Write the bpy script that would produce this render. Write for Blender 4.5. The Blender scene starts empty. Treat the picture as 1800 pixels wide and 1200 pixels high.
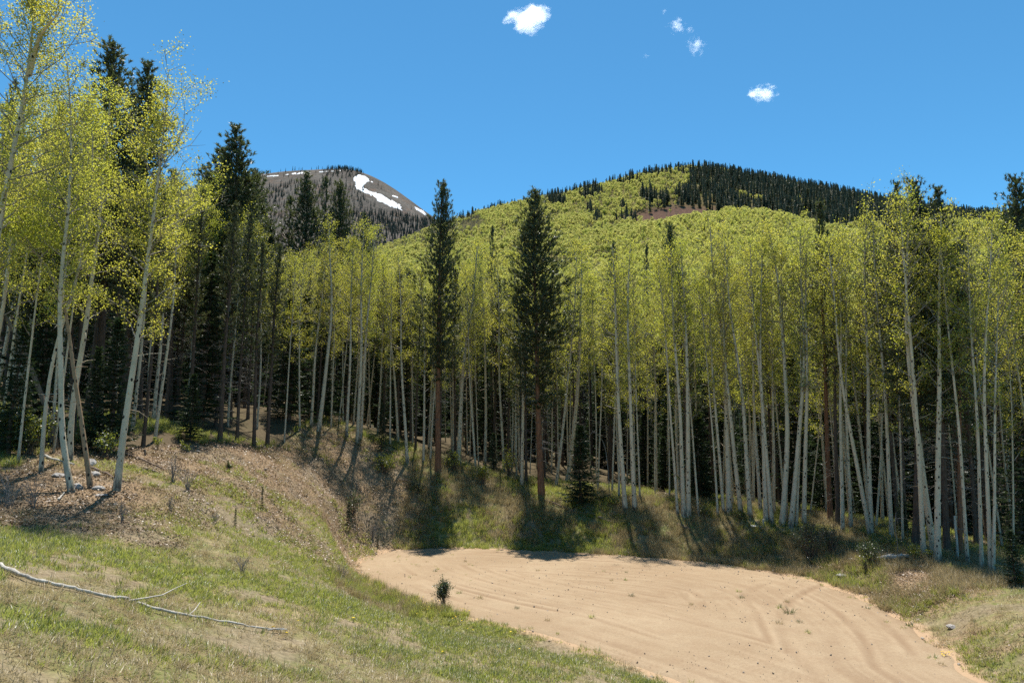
import bpy, math, random
import numpy as np
from math import radians as R, pi

# ------------------------------------------------------------------ camera, sky, sun, exposure
SC = bpy.context.scene
COL = SC.collection
PITCH = R(8.0); CAMZ = 6.5; F = 1200.0            # focal length in photo pixels (1800 wide)
cam_d = bpy.data.cameras.new('camera'); cam_d.lens = 24.0; cam_d.sensor_width = 36.0
cam_d.clip_start = 0.1; cam_d.clip_end = 20000
cam = bpy.data.objects.new('camera', cam_d); COL.objects.link(cam)
cam.location = (0, 0, CAMZ); cam.rotation_euler = (R(90) + PITCH, 0, 0)
SC.camera = cam

SUN_EL, SUN_AZ = 70.5, -3.0                        # azimuth from +Y, negative = to the left
w = bpy.data.worlds.new('World'); SC.world = w; w.use_nodes = True
wn = w.node_tree.nodes; wl = w.node_tree.links
sky = wn.new('ShaderNodeTexSky'); sky.sky_type = 'NISHITA'; sky.sun_disc = False
sky.sun_elevation = R(SUN_EL); sky.sun_rotation = R(SUN_AZ)
sky.altitude = 2900; sky.air_density = 1.0; sky.dust_density = 0.0; sky.ozone_density = 4.0
wn['Background'].inputs['Strength'].default_value = 0.085
tint = wn.new('ShaderNodeMix'); tint.data_type = 'RGBA'; tint.blend_type = 'MULTIPLY'; tint.inputs[0].default_value = 1.0
tint.inputs[7].default_value = (.67, 1.34, 1.36, 1)      # the clear cyan blue of thin mountain air, the same all over the sky
wl.new(sky.outputs[0], tint.inputs[6]); wl.new(tint.outputs[2], wn['Background'].inputs[0])
sun_d = bpy.data.lights.new('sun', 'SUN'); sun_d.energy = 4.6; sun_d.angle = R(0.53); sun_d.color = (1, .955, .88)
sun = bpy.data.objects.new('sun', sun_d); COL.objects.link(sun)
sun.rotation_euler = (-R(90 - SUN_EL), 0, -R(SUN_AZ)); sun.location = (0, 60, 120)
SC.view_settings.view_transform = 'Standard'; SC.view_settings.look = 'None'
SC.view_settings.exposure = 0.75; SC.view_settings.gamma = 1.0; SC.view_settings.use_curve_mapping = False
SC.render.engine = 'CYCLES'
cy = SC.cycles
cy.max_bounces = 12; cy.diffuse_bounces = 4; cy.glossy_bounces = 2; cy.transmission_bounces = 4
cy.volume_bounces = 10; cy.transparent_max_bounces = 8; cy.use_denoising = False; cy.use_adaptive_sampling = False
cy.sample_clamp_indirect = 6.0; cy.caustics_reflective = False; cy.caustics_refractive = False

rng = np.random.default_rng(7)
random.seed(7)

# ------------------------------------------------------------------ projection helpers
cp, sp_ = math.cos(PITCH), math.sin(PITCH)
def at(px, py, y):
    """world point seen at photo pixel (px,py) lying at distance y in front"""
    u, v = (px - 900) / F, (600 - py) / F
    dy, dz = cp - v * sp_, sp_ + v * cp
    t = y / dy
    return np.array([u * t, y, CAMZ + dz * t])
def project(x, y, z):
    d = y * cp + (z - CAMZ) * sp_
    h = -y * sp_ + (z - CAMZ) * cp
    d = np.maximum(d, 0.01)
    return 900 + F * x / d, 600 - F * h / d

# ------------------------------------------------------------------ numpy noise, splines, polygons
def vnoise(x, y, seed=0):
    xi, yi = np.floor(x).astype(np.int64), np.floor(y).astype(np.int64)
    fx, fy = x - xi, y - yi
    fx = fx * fx * (3 - 2 * fx); fy = fy * fy * (3 - 2 * fy)
    def hsh(a, b):
        n = (a * 374761393 + b * 668265263 + seed * 974711) & 0xffffffff
        n = ((n ^ (n >> 13)) * 1274126177) & 0xffffffff
        n = n ^ (n >> 16)
        return (n & 0xffff) / 32767.5 - 1
    return ((hsh(xi, yi) * (1 - fx) + hsh(xi + 1, yi) * fx) * (1 - fy)
            + (hsh(xi, yi + 1) * (1 - fx) + hsh(xi + 1, yi + 1) * fx) * fy)
def fbm(x, y, s, octv=4, seed=0, gain=.5):
    x = np.asarray(x, float) / s; y = np.asarray(y, float) / s
    a, tot, o = 1.0, 0.0, 0.0
    for k in range(octv):
        o = o + a * vnoise(x, y, seed + k * 17); tot += a
        x = x * 2.03 + 5.3; y = y * 2.03 - 3.1; a *= gain
    return o / tot
class TPS:
    def __init__(s, P, lam=0.0, scale=1.0):
        P = np.array(P, float); s.k = scale; s.c = P[:, :2] / scale
        n = len(P); d = np.linalg.norm(s.c[:, None] - s.c[None], axis=2)
        K = s.U(d) + lam * np.eye(n); A = np.zeros((n + 3, n + 3)); A[:n, :n] = K
        A[:n, n] = 1; A[:n, n + 1:] = s.c; A[n:, :n] = A[:n, n:].T
        s.w = np.linalg.solve(A, np.concatenate([P[:, 2], np.zeros(3)]))
    @staticmethod
    def U(d): return np.where(d > 1e-9, d * d * np.log(np.maximum(d, 1e-9)), 0)
    def __call__(s, x, y):
        x = np.asarray(x, float) / s.k; y = np.asarray(y, float) / s.k
        o = s.w[-3] + s.w[-2] * x + s.w[-1] * y
        for (cx, cy_), wi in zip(s.c, s.w):
            d2 = (x - cx) ** 2 + (y - cy_) ** 2
            o = o + wi * .5 * d2 * np.log(np.maximum(d2, 1e-12))
        return o
def poly_sd(x, y, P):
    """signed distance to polygon, negative inside"""
    x = np.asarray(x, float); y = np.asarray(y, float)
    d = np.full(x.shape, 1e18); ins = np.zeros(x.shape, bool)
    n = len(P)
    for i in range(n):
        ax, ay = P[i]; bx, by = P[(i + 1) % n]
        ex, ey = bx - ax, by - ay
        t = np.clip(((x - ax) * ex + (y - ay) * ey) / (ex * ex + ey * ey + 1e-12), 0, 1)
        d = np.minimum(d, (x - ax - t * ex) ** 2 + (y - ay - t * ey) ** 2)
        c = ((ay > y) != (by > y))
        xx = ax + (y - ay) * (bx - ax) / (by - ay if by != ay else 1e-9)
        ins ^= c & (x < xx)
    d = np.sqrt(d)
    return np.where(ins, -d, d)
def chaikin(P, n=2, closed=True):
    P = np.array(P, float)
    for _ in range(n):
        Q = np.roll(P, -1, 0)
        A, B = .75 * P + .25 * Q, .25 * P + .75 * Q
        P = np.stack([A, B], 1).reshape(-1, P.shape[1])
    return P
def sstep(a, b, x):
    t = np.clip((x - a) / (b - a), 0, 1); return t * t * (3 - 2 * t)

# ------------------------------------------------------------------ near terrain
pad_px = [(625, 992), (650, 975), (690, 966), (800, 963), (950, 969), (1100, 977), (1250, 990), (1400, 1012), (1480, 1036),
          (1560, 1072), (1620, 1110), (1680, 1160), (1710, 1200)]
pad_px_l = [(1200, 1203), (1130, 1176), (1050, 1146), (960, 1116), (900, 1101), (830, 1086), (760, 1066), (690, 1042), (640, 1015)]
def flat(px, py):
    u, v = (px - 900) / F, (600 - py) / F
    t = -CAMZ / (sp_ + v * cp); return (u * t, t * (cp - v * sp_))
PAD = [flat(*p) for p in pad_px] + [(14.5, 14), (18, 4), (24, -10), (14, -12), (12, 3), (8.5, 12)] + [flat(*p) for p in pad_px_l]
PAD = [tuple(p) for p in chaikin(PAD, 2)]

ctrl_px = [(0, 1200, 7), (300, 1200, 8.8), (600, 1200, 12), (900, 1200, 15.2), (1100, 1200, 17.8), (0, 1005, 11.2), (250, 1065, 12.5),
    (500, 1110, 13.8), (0, 900, 17.5), (200, 950, 17), (400, 950, 20), (400, 1050, 15.5), (560, 950, 30), (600, 1050, 24),
    (600, 1000, 30), (700, 1080, 22.5), (800, 1120, 20.2), (950, 1150, 19.0), (205, 860, 21.5), (125, 865, 20.5), (72, 832, 22),
    (-100, 840, 20), (15, 750, 28), (233, 755, 31), (330, 735, 40), (404, 742, 44), (480, 725, 50), (560, 755, 47), (630, 777, 48),
    (716, 812, 48), (770, 826, 48), (812, 812, 52), (860, 818, 55), (917, 855, 48.5), (952, 870, 46.5), (985, 857, 49),
    (1098, 895, 43.5), (1203, 905, 42.5), (1281, 902, 42.5), (1318, 910, 41), (1374, 923, 39.5), (1412, 923, 39.5), (1480, 936, 37.5),
    (1529, 941, 36.5), (1567, 950, 35.5), (1624, 979, 32), (1700, 992, 31), (1745, 1008, 29), (1700, 1080, 22.5),
    (1800, 1100, 20.5), (1800, 1030, 26), (1800, 1200, 16.8), (450, 800, 36), (300, 800, 29), (450, 860, 29), (550, 860, 38),
    (600, 900, 38.5), (300, 860, 23.5), (650, 940, 40), (700, 900, 43.8), (800, 900, 44.7), (900, 920, 43.9), (1000, 920, 43.3),
    (1100, 940, 41.3), (1250, 950, 40.2), (1400, 980, 36), (1500, 1000, 32), (1600, 1040, 27.5)]
ctrl = [at(*c) for c in ctrl_px] + [(-60, 60, 12), (-40, 100, 13.5), (-25, 70, 9.8), (-20, 56, 8.7), (-5, 70, 5.8), (1, 62, 4.3),
    (10, 55, 2.4), (20, 50, 1.4), (30, 45, .4), (36, 30, -.5), (45, 60, 0), (20, 80, 2.8), (0, 100, 8), (40, 110, 4), (-10, 140, 17),
    (40, 140, 12), (-60, 140, 24), (80, 140, 12), (80, 60, 1), (80, 20, -1), (30, 15, .6), (18, 12, .7), (9.5, 13, .15), (6, 6, 1.2), (0, 0, 4.3),
    (-8, 0, 5), (-20, 5, 6), (-25, 20, 6), (-40, 30, 8.4), (-70, 20, 10), (0, -12, 5.2), (22, 0, .5)]
_t = TPS(ctrl, lam=0.002, scale=20.0)
def ground_z(x, y, pad_drop=True):
    x = np.asarray(x, float); y = np.asarray(y, float)
    sd = poly_sd(x, y, PAD)
    z = _t(x, y) + .10 * fbm(x, y, 3.0, 4, 3) + .12 * fbm(x, y, 9, 2, 11)
    k = sstep(0.0, 2.2, sd)
    edge = .02 + .05 * fbm(x, y, .9, 3, 21)
    z = edge + np.maximum(z - edge, -.2) * k
    if pad_drop: z = z - .16 * sstep(0.15, -.7, sd)
    return z, sd
def ray_ground(px, py, far=150.):
    u, v = (px - 900) / F, (600 - py) / F
    dy, dz = cp - v * sp_, sp_ + v * cp
    t = np.arange(4., far, .08); x, y, z = u * t, dy * t, CAMZ + dz * t
    g, _ = ground_z(x, y, False)
    i = np.argmax(z <= g)
    if not (z[i] <= g[i]): i = len(t) - 1
    return np.array([x[i], y[i], g[i]])
def blobs(x, y, L):
    o = np.zeros(np.shape(x))
    for (cx, cy_, r, a) in L:
        o = np.maximum(o, a * np.exp(-(((x - cx) ** 2 + (y - cy_) ** 2) / (r * r))))
    return o
_lit = []
for (px, py, r, a) in [(330, 770, 5, 1), (400, 790, 5, 1), (300, 755, 5, 1), (480, 820, 5, 1), (560, 850, 5, .9), (620, 820, 5, .8), (250, 800, 3.5, .9), (350, 850, 3.2, .55), (450, 880, 4, .6),
                       (60, 860, 4.2, 1), (140, 870, 3.0, .85), (10, 880, 3.5, 1), (1640, 1045, 2.4, .85), (1600, 1020, 2.3, .85), (1700, 1120, 1.5, .5), (1500, 1000, 2, .5),
                       (700, 870, 4, .6), (560, 960, 4.0, .35), (1770, 1140, 1.2, .4)]:
    p = ray_ground(px, py); _lit.append((p[0], p[1], r, a))
def litter_w(x, y):
    forest = sstep(.5, 5, y - np.interp(x, FX, FY))
    return np.maximum(blobs(x, y, _lit), .42 * forest)
# forest front line, y as a function of x
FX = [-80, -30, -16, -14.6, -14, -13, -11, -7, -5, 0, 3, 8, 14, 18, 21, 23, 24, 27, 60, 90]
FY = [14, 19, 21.5, 30, 47, 49.5, 49, 48.5, 50, 49, 47.3, 44.5, 43, 40, 37, 34, 31.5, 29, 16, 12]

# ------------------------------------------------------------------ mesh building
class MB:
    def __init__(s): s.v = []; s.f = []; s.n = 0
    def add(s, V, Fc, mat=0, smooth=False):
        V = np.asarray(V, float).reshape(-1, 3); Fc = np.asarray(Fc, int)
        s.v.append(V); s.f.append((Fc + s.n, mat, smooth)); s.n += len(V)
    def mesh(s, name, mats, attrs=None):
        V = np.concatenate(s.v); me = bpy.data.meshes.new(name)
        me.vertices.add(len(V)); me.vertices.foreach_set('co', V.astype(np.float32).ravel())
        loops, starts, tots, mi, sm = [], [], [], [], []; off = 0
        for Fc, m, smo in s.f:
            k = Fc.shape[1]; n = len(Fc)
            loops.append(Fc.ravel()); starts.append(off + np.arange(n) * k); tots.append(np.full(n, k))
            mi.append(np.full(n, m)); sm.append(np.full(n, smo)); off += n * k
        L = np.concatenate(loops)
        me.loops.add(len(L)); me.loops.foreach_set('vertex_index', L.astype(np.int32))
        ns = sum(len(a) for a in starts)
        me.polygons.add(ns)
        me.polygons.foreach_set('loop_start', np.concatenate(starts).astype(np.int32))
        me.polygons.foreach_set('loop_total', np.concatenate(tots).astype(np.int32))
        me.polygons.foreach_set('material_index', np.concatenate(mi).astype(np.int32))
        me.polygons.foreach_set('use_smooth', np.concatenate(sm).astype(bool))
        for m in mats: me.materials.append(m)
        if attrs:
            for k, a in attrs.items():
                at_ = me.attributes.new(k, 'FLOAT', 'POINT'); at_.data.foreach_set('value', np.asarray(a, np.float32).ravel())
        me.update(calc_edges=True); me.validate()
        return me
    def obj(s, name, mats, parent=None, attrs=None):
        return link(name, s.mesh(name, mats, attrs), parent)
def link(name, me, parent=None, loc=None):
    o = bpy.data.objects.new(name, me); COL.objects.link(o)
    if parent: o.parent = parent
    if loc is not None: o.location = loc
    return o
def tag(o, label=None, cat=None, group=None, kind=None):
    if label: o['label'] = label
    if cat: o['category'] = cat
    if group: o['group'] = group
    if kind: o['kind'] = kind
    return o
def norm(a): a = np.asarray(a, float); return a / np.maximum(np.linalg.norm(a, axis=-1, keepdims=True), 1e-9)
def tube(mb, P, r, k=6, mat=0, cap=True):
    P = np.asarray(P, float); n = len(P); r = np.broadcast_to(np.asarray(r, float), (n,))
    T = norm(np.gradient(P, axis=0))
    ref = np.array([1., 0, 0]) if abs(T[:, 0]).mean() < .8 else np.array([0, 1., 0])
    N = norm(np.cross(T, ref)); Bn = np.cross(T, N)
    a = np.arange(k) * 2 * pi / k
    V = P[:, None] + r[:, None, None] * (np.cos(a)[None, :, None] * N[:, None] + np.sin(a)[None, :, None] * Bn[:, None])
    i = np.arange(n - 1)[:, None] * k; j = np.arange(k)[None]; j2 = (j + 1) % k
    Fc = np.stack([i + j, i + j2, i + k + j2, i + k + j], -1).reshape(-1, 4)
    mb.add(V.reshape(-1, 3), Fc, mat, True)
    if cap and k > 3:
        for e in (0, n - 1):
            c = V[e].mean(0); ring = V[e]
            f = np.stack([np.full(k, k), np.arange(k), (np.arange(k) + 1) % k], -1)
            mb.add(np.concatenate([ring, c[None]]), f if e else f[:, ::-1], mat, False)
def rand_dirs(n, g): return norm(g.normal(size=(n, 3)))
def leaf_quads(mb, C, size, g, mat=0, flat=0.0, aspect=.85):
    n = len(C); nrm = rand_dirs(n, g); nrm[:, 2] += flat; nrm = norm(nrm)
    u = norm(np.cross(nrm, rand_dirs(n, g))); v = np.cross(nrm, u)
    s = (size * g.uniform(.65, 1.3, n))[:, None] * .5
    V = np.stack([C - u * s, C - v * s * aspect, C + u * s, C + v * s * aspect], 1).reshape(-1, 3)
    mb.add(V, np.arange(4 * n).reshape(n, 4), mat, False)
def blades(mb, C, D, ln, wd, mat=0):
    n = len(C); g = rng; D = norm(D)
    side = norm(np.cross(D, rand_dirs(n, g))) * np.broadcast_to(wd, (n,))[:, None]
    V = np.stack([C - side, C + side, C + D * np.broadcast_to(ln, (n,))[:, None]], 1).reshape(-1, 3)
    mb.add(V, np.arange(3 * n).reshape(n, 3), mat, False)

# ------------------------------------------------------------------ materials
class M:
    def __init__(s, name):
        s.m = bpy.data.materials.new(name); s.m.use_nodes = True; s.t = s.m.node_tree; s.n = s.t.nodes; s.n.clear()
        s.out = s.n.new('ShaderNodeOutputMaterial')
    def new(s, t, ins=None, **kw):
        nd = s.n.new(t)
        for k, v in kw.items(): setattr(nd, k, v)
        for k, v in (ins or {}).items():
            if hasattr(v, 'is_output') or isinstance(v, bpy.types.NodeSocket): s.t.links.new(v, nd.inputs[k])
            else: nd.inputs[k].default_value = v
        return nd
    def coord(s, kind='Object', scale=(1, 1, 1)):
        c = s.new('ShaderNodeTexCoord'); m = s.new('ShaderNodeMapping', {'Vector': c.outputs[kind], 'Scale': scale}); return m.outputs[0]
    def noise(s, vec, scale, detail=4, rough=.55):
        return s.new('ShaderNodeTexNoise', {'Vector': vec, 'Scale': scale, 'Detail': detail, 'Roughness': rough}).outputs['Fac']
    def ramp(s, fac, stops):
        r = s.new('ShaderNodeValToRGB', {'Fac': fac}); e = r.color_ramp.elements
        while len(e) < len(stops): e.new(.5)
        for el, (p, c) in zip(e, stops):
            el.position = p; el.color = (c, c, c, 1) if not hasattr(c, '__len__') else (*c, 1)
        return r.outputs[0]
    def mix(s, fac, a, b, blend='MIX'):
        m = s.new('ShaderNodeMix', data_type='RGBA', blend_type=blend)
        for sock, v in ((m.inputs[0], fac), (m.inputs[6], a), (m.inputs[7], b)):
            if isinstance(v, bpy.types.NodeSocket): s.t.links.new(v, sock)
            elif hasattr(v, '__len__'): sock.default_value = (*v, 1)
            else: sock.default_value = v
        return m.outputs[2]
    def math(s, op, a, b=0.0):
        m = s.new('ShaderNodeMath', {0: a, 1: b}, operation=op); return m.outputs[0]
    def attr(s, name): return s.new('ShaderNodeAttribute', attribute_name=name).outputs['Fac']
    def bump(s, h, strength=.5, dist=.02):
        return s.new('ShaderNodeBump', {'Height': h, 'Strength': strength, 'Distance': dist}).outputs[0]
    def surf(s, col, rough=.9, nrm=None, spec=.2):
        b = s.new('ShaderNodeBsdfPrincipled', {'Roughness': rough, 'Specular IOR Level': spec})
        if isinstance(col, bpy.types.NodeSocket): s.t.links.new(col, b.inputs['Base Color'])
        else: b.inputs['Base Color'].default_value = (*col, 1)
        if nrm is not None: s.t.links.new(nrm, b.inputs['Normal'])
        s.t.links.new(b.outputs[0], s.out.inputs[0]); return s.m

def leaf_mat(name, a, b, ta, tb, mixf=.5, gloss=.06, rough=.45, inst=.6):
    m = M(name)
    isl = m.new('ShaderNodeNewGeometry').outputs['Random Per Island']
    rnd = m.new('ShaderNodeObjectInfo').outputs['Random']
    f = m.math('ADD', m.math('MULTIPLY', isl, 1 - inst), m.math('MULTIPLY', rnd, inst))
    d = m.new('ShaderNodeBsdfDiffuse', {'Color': m.mix(f, a, b)})
    t = m.new('ShaderNodeBsdfTranslucent', {'Color': m.mix(f, ta, tb)})
    x = m.new('ShaderNodeMixShader', {0: mixf, 1: d.outputs[0], 2: t.outputs[0]})
    g = m.new('ShaderNodeBsdfGlossy', {'Roughness': rough, 'Color': (1, 1, 1, 1)})
    y = m.new('ShaderNodeMixShader', {0: gloss, 1: x.outputs[0], 2: g.outputs[0]})
    m.t.links.new(y.outputs[0], m.out.inputs[0]); return m.m

MAT = {}
MAT['aspen_leaf'] = leaf_mat('aspen_leaf', (.115, .14, .026), (.17, .165, .036), (.50, .56, .055), (.72, .64, .09), .60, .025)
MAT['hill_aspen_leaf'] = leaf_mat('hill_aspen_leaf', (.185, .20, .055), (.24, .23, .08), (.56, .60, .13), (.72, .67, .20), .56, .015, inst=.9)
MAT['dome_aspen_leaf'] = leaf_mat('dome_aspen_leaf', (.20, .215, .055), (.245, .24, .07), (.60, .64, .125), (.74, .69, .18), .58, .02, inst=.75)
MAT['bare_aspen_twig'] = leaf_mat('bare_aspen_twig', (.17, .14, .09), (.21, .18, .09), (.2, .17, .08), (.28, .24, .08), .3, .02)
MAT['pine_needle'] = leaf_mat('pine_needle', (.048, .066, .026), (.078, .090, .034), (.10, .13, .035), (.15, .16, .04), .38, .05, .4)
MAT['spruce_needle'] = leaf_mat('spruce_needle', (.024, .040, .020), (.036, .055, .026), (.05, .085, .02), (.07, .11, .03), .3, .02, .4)
MAT['hill_needle'] = leaf_mat('hill_needle', (.048, .062, .040), (.078, .088, .050), (.07, .085, .04), (.10, .11, .04), .32, .03, .5)
MAT['shrub_leaf'] = leaf_mat('shrub_leaf', (.07, .10, .022), (.11, .13, .028), (.25, .30, .03), (.36, .38, .04), .5, .06)
MAT['dark_shrub_leaf'] = leaf_mat('dark_shrub_leaf', (.045, .07, .022), (.07, .09, .03), (.08, .12, .03), (.12, .16, .03), .4, .06)
MAT['grass'] = leaf_mat('grass', (.12, .155, .036), (.20, .21, .052), (.33, .40, .075), (.50, .50, .10), .52, .05, inst=.7)
MAT['dry_grass'] = leaf_mat('dry_grass', (.27, .21, .11), (.41, .335, .185), (.34, .27, .13), (.47, .38, .195), .42, .03)
MAT['litter'] = leaf_mat('leaf_litter', (.14, .088, .048), (.29, .20, .12), (.1, .07, .04), (.15, .1, .06), .15, .04, inst=.3)
MAT['dandelion'] = leaf_mat('dandelion_petal', (.75, .50, .01), (.8, .58, .02), (.5, .35, .01), (.5, .35, .01), .2, .02)

def bark_aspen(name, c1, c2, green):
    m = M(name); v = m.coord('Object')
    n = m.noise(v, 2.2, 5); base = m.mix(m.ramp(n, [(.3, 0), (.7, 1)]), c1, c2)
    base = m.mix(m.ramp(m.noise(v, .7, 2), [(.4, 0), (.75, .55)]), base, green)
    lv = m.coord('Object', (5, 5, 34)); l = m.ramp(m.noise(lv, 1.0, 3), [(.60, 0), (.68, 1)])     # fine lenticel bands
    base = m.mix(m.math('MULTIPLY', l, .45), base, (.16, .14, .115))
    kv = m.coord('Object', (6.5, 6.5, 3.6))                                                          # black branch scars
    vo = m.new('ShaderNodeTexVoronoi', {'Vector': kv, 'Scale': 1.0, 'Randomness': 1.0})
    k = m.ramp(vo.outputs['Distance'], [(.18, 1), (.25, 0)])
    base = m.mix(k, base, (.022, .018, .015))
    bv = m.new('ShaderNodeSeparateXYZ', {0: m.coord('Object')}).outputs[2]                           # rough black bark near the root
    rb = m.math('MULTIPLY', m.ramp(m.math('MULTIPLY', bv, .5), [(.05, 1), (.55, 0)]), m.ramp(m.noise(m.coord('Object', (9, 9, 3)), 1, 4), [(.38, 0), (.6, 1)]))
    base = m.mix(m.math('MULTIPLY', rb, .85), base, (.05, .042, .036))
    return m.surf(base, .8, m.bump(m.noise(v, 25, 4), .5, .02))
MAT['aspen_bark'] = bark_aspen('aspen_bark', (.66, .54, .395), (.48, .395, .285), (.46, .41, .26))
MAT['tan_aspen_bark'] = bark_aspen('tan_aspen_bark', (.37, .25, .15), (.28, .185, .11), (.34, .235, .14))
def bark_pine(name, a, b):
    m = M(name); v = m.coord('Object', (7, 7, 1.6)); n = m.noise(v, 1.6, 6, .65)
    c = m.mix(m.ramp(n, [(.32, 0), (.68, 1)]), a, b)
    return m.surf(c, .95, m.bump(n, .9, .05))
MAT['pine_bark'] = bark_pine('pine_bark', (.055, .038, .028), (.15, .105, .08))
MAT['red_pine_bark'] = bark_pine('red_pine_bark', (.12, .052, .028), (.30, .15, .085))
MAT['twig'] = bark_pine('grey_twig', (.16, .14, .12), (.30, .27, .24))
MAT['brown_twig'] = bark_pine('brown_twig', (.09, .065, .045), (.17, .13, .10))
MAT['deadwood'] = bark_pine('deadwood', (.34, .30, .25), (.60, .56, .49))
MAT['brown_log'] = bark_pine('brown_log', (.12, .085, .06), (.26, .19, .14))

def rock_mat():
    m = M('granite'); v = m.coord('Object'); n = m.noise(v, 5, 6, .6)
    c = m.ramp(n, [(.3, (.20, .18, .165)), (.5, (.36, .33, .30)), (.72, (.50, .47, .43))])
    return m.surf(c, .9, m.bump(n, .7, .05))
MAT['rock'] = rock_mat()
def stone_mat():
    m = M('field_stone'); v = m.coord('Object'); n = m.noise(v, 5, 6, .6)
    r = m.new('ShaderNodeObjectInfo').outputs['Random']
    c = m.mix(r, m.ramp(n, [(.3, (.25, .17, .11)), (.7, (.42, .31, .22))]), m.ramp(n, [(.3, (.27, .23, .19)), (.7, (.46, .41, .35))]))
    return m.surf(c, .9, m.bump(n, .7, .03))
MAT['stone'] = stone_mat()

def ground_mat():
    m = M('meadow_ground'); v = m.coord('Object')
    big, mid, fine = m.noise(v, .35, 4), m.noise(v, 1.6, 6, .65), m.noise(v, 9, 5, .7)
    green = m.mix(m.ramp(fine, [(.3, 0), (.7, 1)]), (.105, .125, .036), (.20, .20, .07))
    dry = m.mix(m.ramp(fine, [(.3, 0), (.7, 1)]), (.20, .15, .082), (.37, .30, .17))
    c = m.mix(m.ramp(m.math('ADD', m.math('MULTIPLY', big, .55), m.math('MULTIPLY', mid, .45)), [(.42, 0), (.58, 1)]), green, dry)
    soil = m.mix(m.ramp(fine, [(.3, 0), (.65, 1)]), (.125, .082, .048), (.335, .235, .14))
    soil = m.mix(m.ramp(m.noise(v, 26, 4, .7), [(.55, 0), (.68, .8)]), soil, (.40, .31, .22))
    c = m.mix(m.ramp(m.noise(v, 3.1, 4), [(.55, 0), (.66, .75)]), c, soil)
    lt = m.math('ADD', m.attr('litter'), m.math('MULTIPLY', m.math('SUBTRACT', mid, .5), .9))
    c = m.mix(m.ramp(lt, [(.3, 0), (.6, 1)]), c, soil)
    c = m.mix(m.ramp(m.attr('forest'), [(.1, 0), (.8, .9)]), c, m.mix(m.ramp(fine, [(.3, 0), (.7, 1)]), (.055, .042, .028), (.125, .098, .06)))  # brown needle litter, its colour also darkened to stand in for tree shade
    bd = m.mix(m.ramp(fine, [(.3, 0), (.68, 1)]), (.12, .09, .06), (.31, .245, .16))
    c = m.mix(m.math('MULTIPLY', m.attr('bald'), .8), c, bd)
    gd = m.math('ADD', m.attr('graveldust'), m.math('MULTIPLY', m.math('SUBTRACT', mid, .5), 1.1))
    c = m.mix(m.ramp(gd, [(.35, 0), (.75, 1)]), c, (.40, .275, .17))
    h = m.math('ADD', m.math('MULTIPLY', mid, .7), m.math('MULTIPLY', fine, .4))
    return m.surf(c, 1.0, m.bump(h, .8, .12), 0.05)
MAT['ground'] = ground_mat()
def gravel_mat():
    m = M('tan_gravel'); v = m.coord('Object')
    big, mid, fine, grit = m.noise(v, .22, 4), m.noise(v, 1.3, 5), m.noise(v, 14, 4, .7), m.noise(v, 60, 3, .8)
    c = m.mix(m.ramp(big, [(.35, 0), (.65, 1)]), (.315, .230, .143), (.375, .285, .183))
    c = m.mix(m.math('MULTIPLY', m.ramp(mid, [(.4, 0), (.7, 1)]), .35), c, (.265, .17, .10))
    c = m.mix(m.math('MULTIPLY', m.ramp(fine, [(.35, 1), (.6, 0)]), .40), c, (.21, .14, .088))
    c = m.mix(m.math('MULTIPLY', m.ramp(grit, [(.56, 0), (.7, 1)]), .6), c, (.55, .43, .31))
    c = m.mix(m.math('MULTIPLY', m.ramp(grit, [(.3, 1), (.44, 0)]), .6), c, (.15, .10, .065))
    c = m.mix(m.math('MULTIPLY', m.attr('packed'), .78), c, (.235, .155, .095))
    c = m.mix(m.math('MULTIPLY', m.attr('loose'), .45), c, (.42, .315, .205))
    sk = m.attr('streak')
    c = m.mix(m.math('MULTIPLY', m.ramp(sk, [(.5, 0), (.9, 1)]), .36), c, (.385, .285, .185))
    c = m.mix(m.math('MULTIPLY', m.ramp(sk, [(.1, 1), (.5, 0)]), .42), c, (.235, .155, .095))
    h = m.math('ADD', m.math('MULTIPLY', fine, .6), m.math('MULTIPLY', grit, .5))
    return m.surf(c, 1.0, m.bump(h, .7, .035), 0.05)
MAT['gravel'] = gravel_mat()
def hill_mat():
    m = M('hill_soil'); v = m.coord('Object'); n = m.noise(v, .06, 6, .7); f = m.noise(v, .5, 4, .7)
    c = m.mix(m.ramp(n, [(.4, 0), (.6, 1)]), (.12, .115, .035), (.19, .155, .08))
    red = m.mix(m.ramp(f, [(.35, 0), (.65, 1)]), (.085, .052, .04), (.17, .105, .078))
    c = m.mix(m.attr('scree'), c, red)
    return m.surf(c, 1.0, m.bump(f, .8, 1.2), .0)
MAT['hill'] = hill_mat()
def mountain_mat():
    m = M('haze_greyed_scree'); v = m.coord('Object'); n = m.noise(v, .012, 7, .7); f = m.noise(v, .11, 5, .75)
    c = m.mix(m.ramp(n, [(.38, 0), (.62, 1)]), (.135, .113, .10), (.205, .178, .155))  # scree tones greyed in the colour, standing in for distance haze
    c = m.mix(m.math('MULTIPLY', m.ramp(f, [(.4, 0), (.62, 1)]), .6), c, (.10, .09, .068))
    c = m.mix(m.math('MULTIPLY', m.ramp(m.noise(v, .035, 5), [(.55, 0), (.68, 1)]), .5), c, (.24, .15, .105))
    return m.surf(c, 1.0, m.bump(f, .9, 6), .0)
MAT['mountain'] = mountain_mat()
def snow_mat():
    m = M('snow'); n = m.noise(m.coord('Object'), .15, 4)
    return m.surf(m.mix(n, (.74, .75, .78), (.86, .86, .87)), .6, m.bump(n, .4, 2))
MAT['snow'] = snow_mat()

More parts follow.
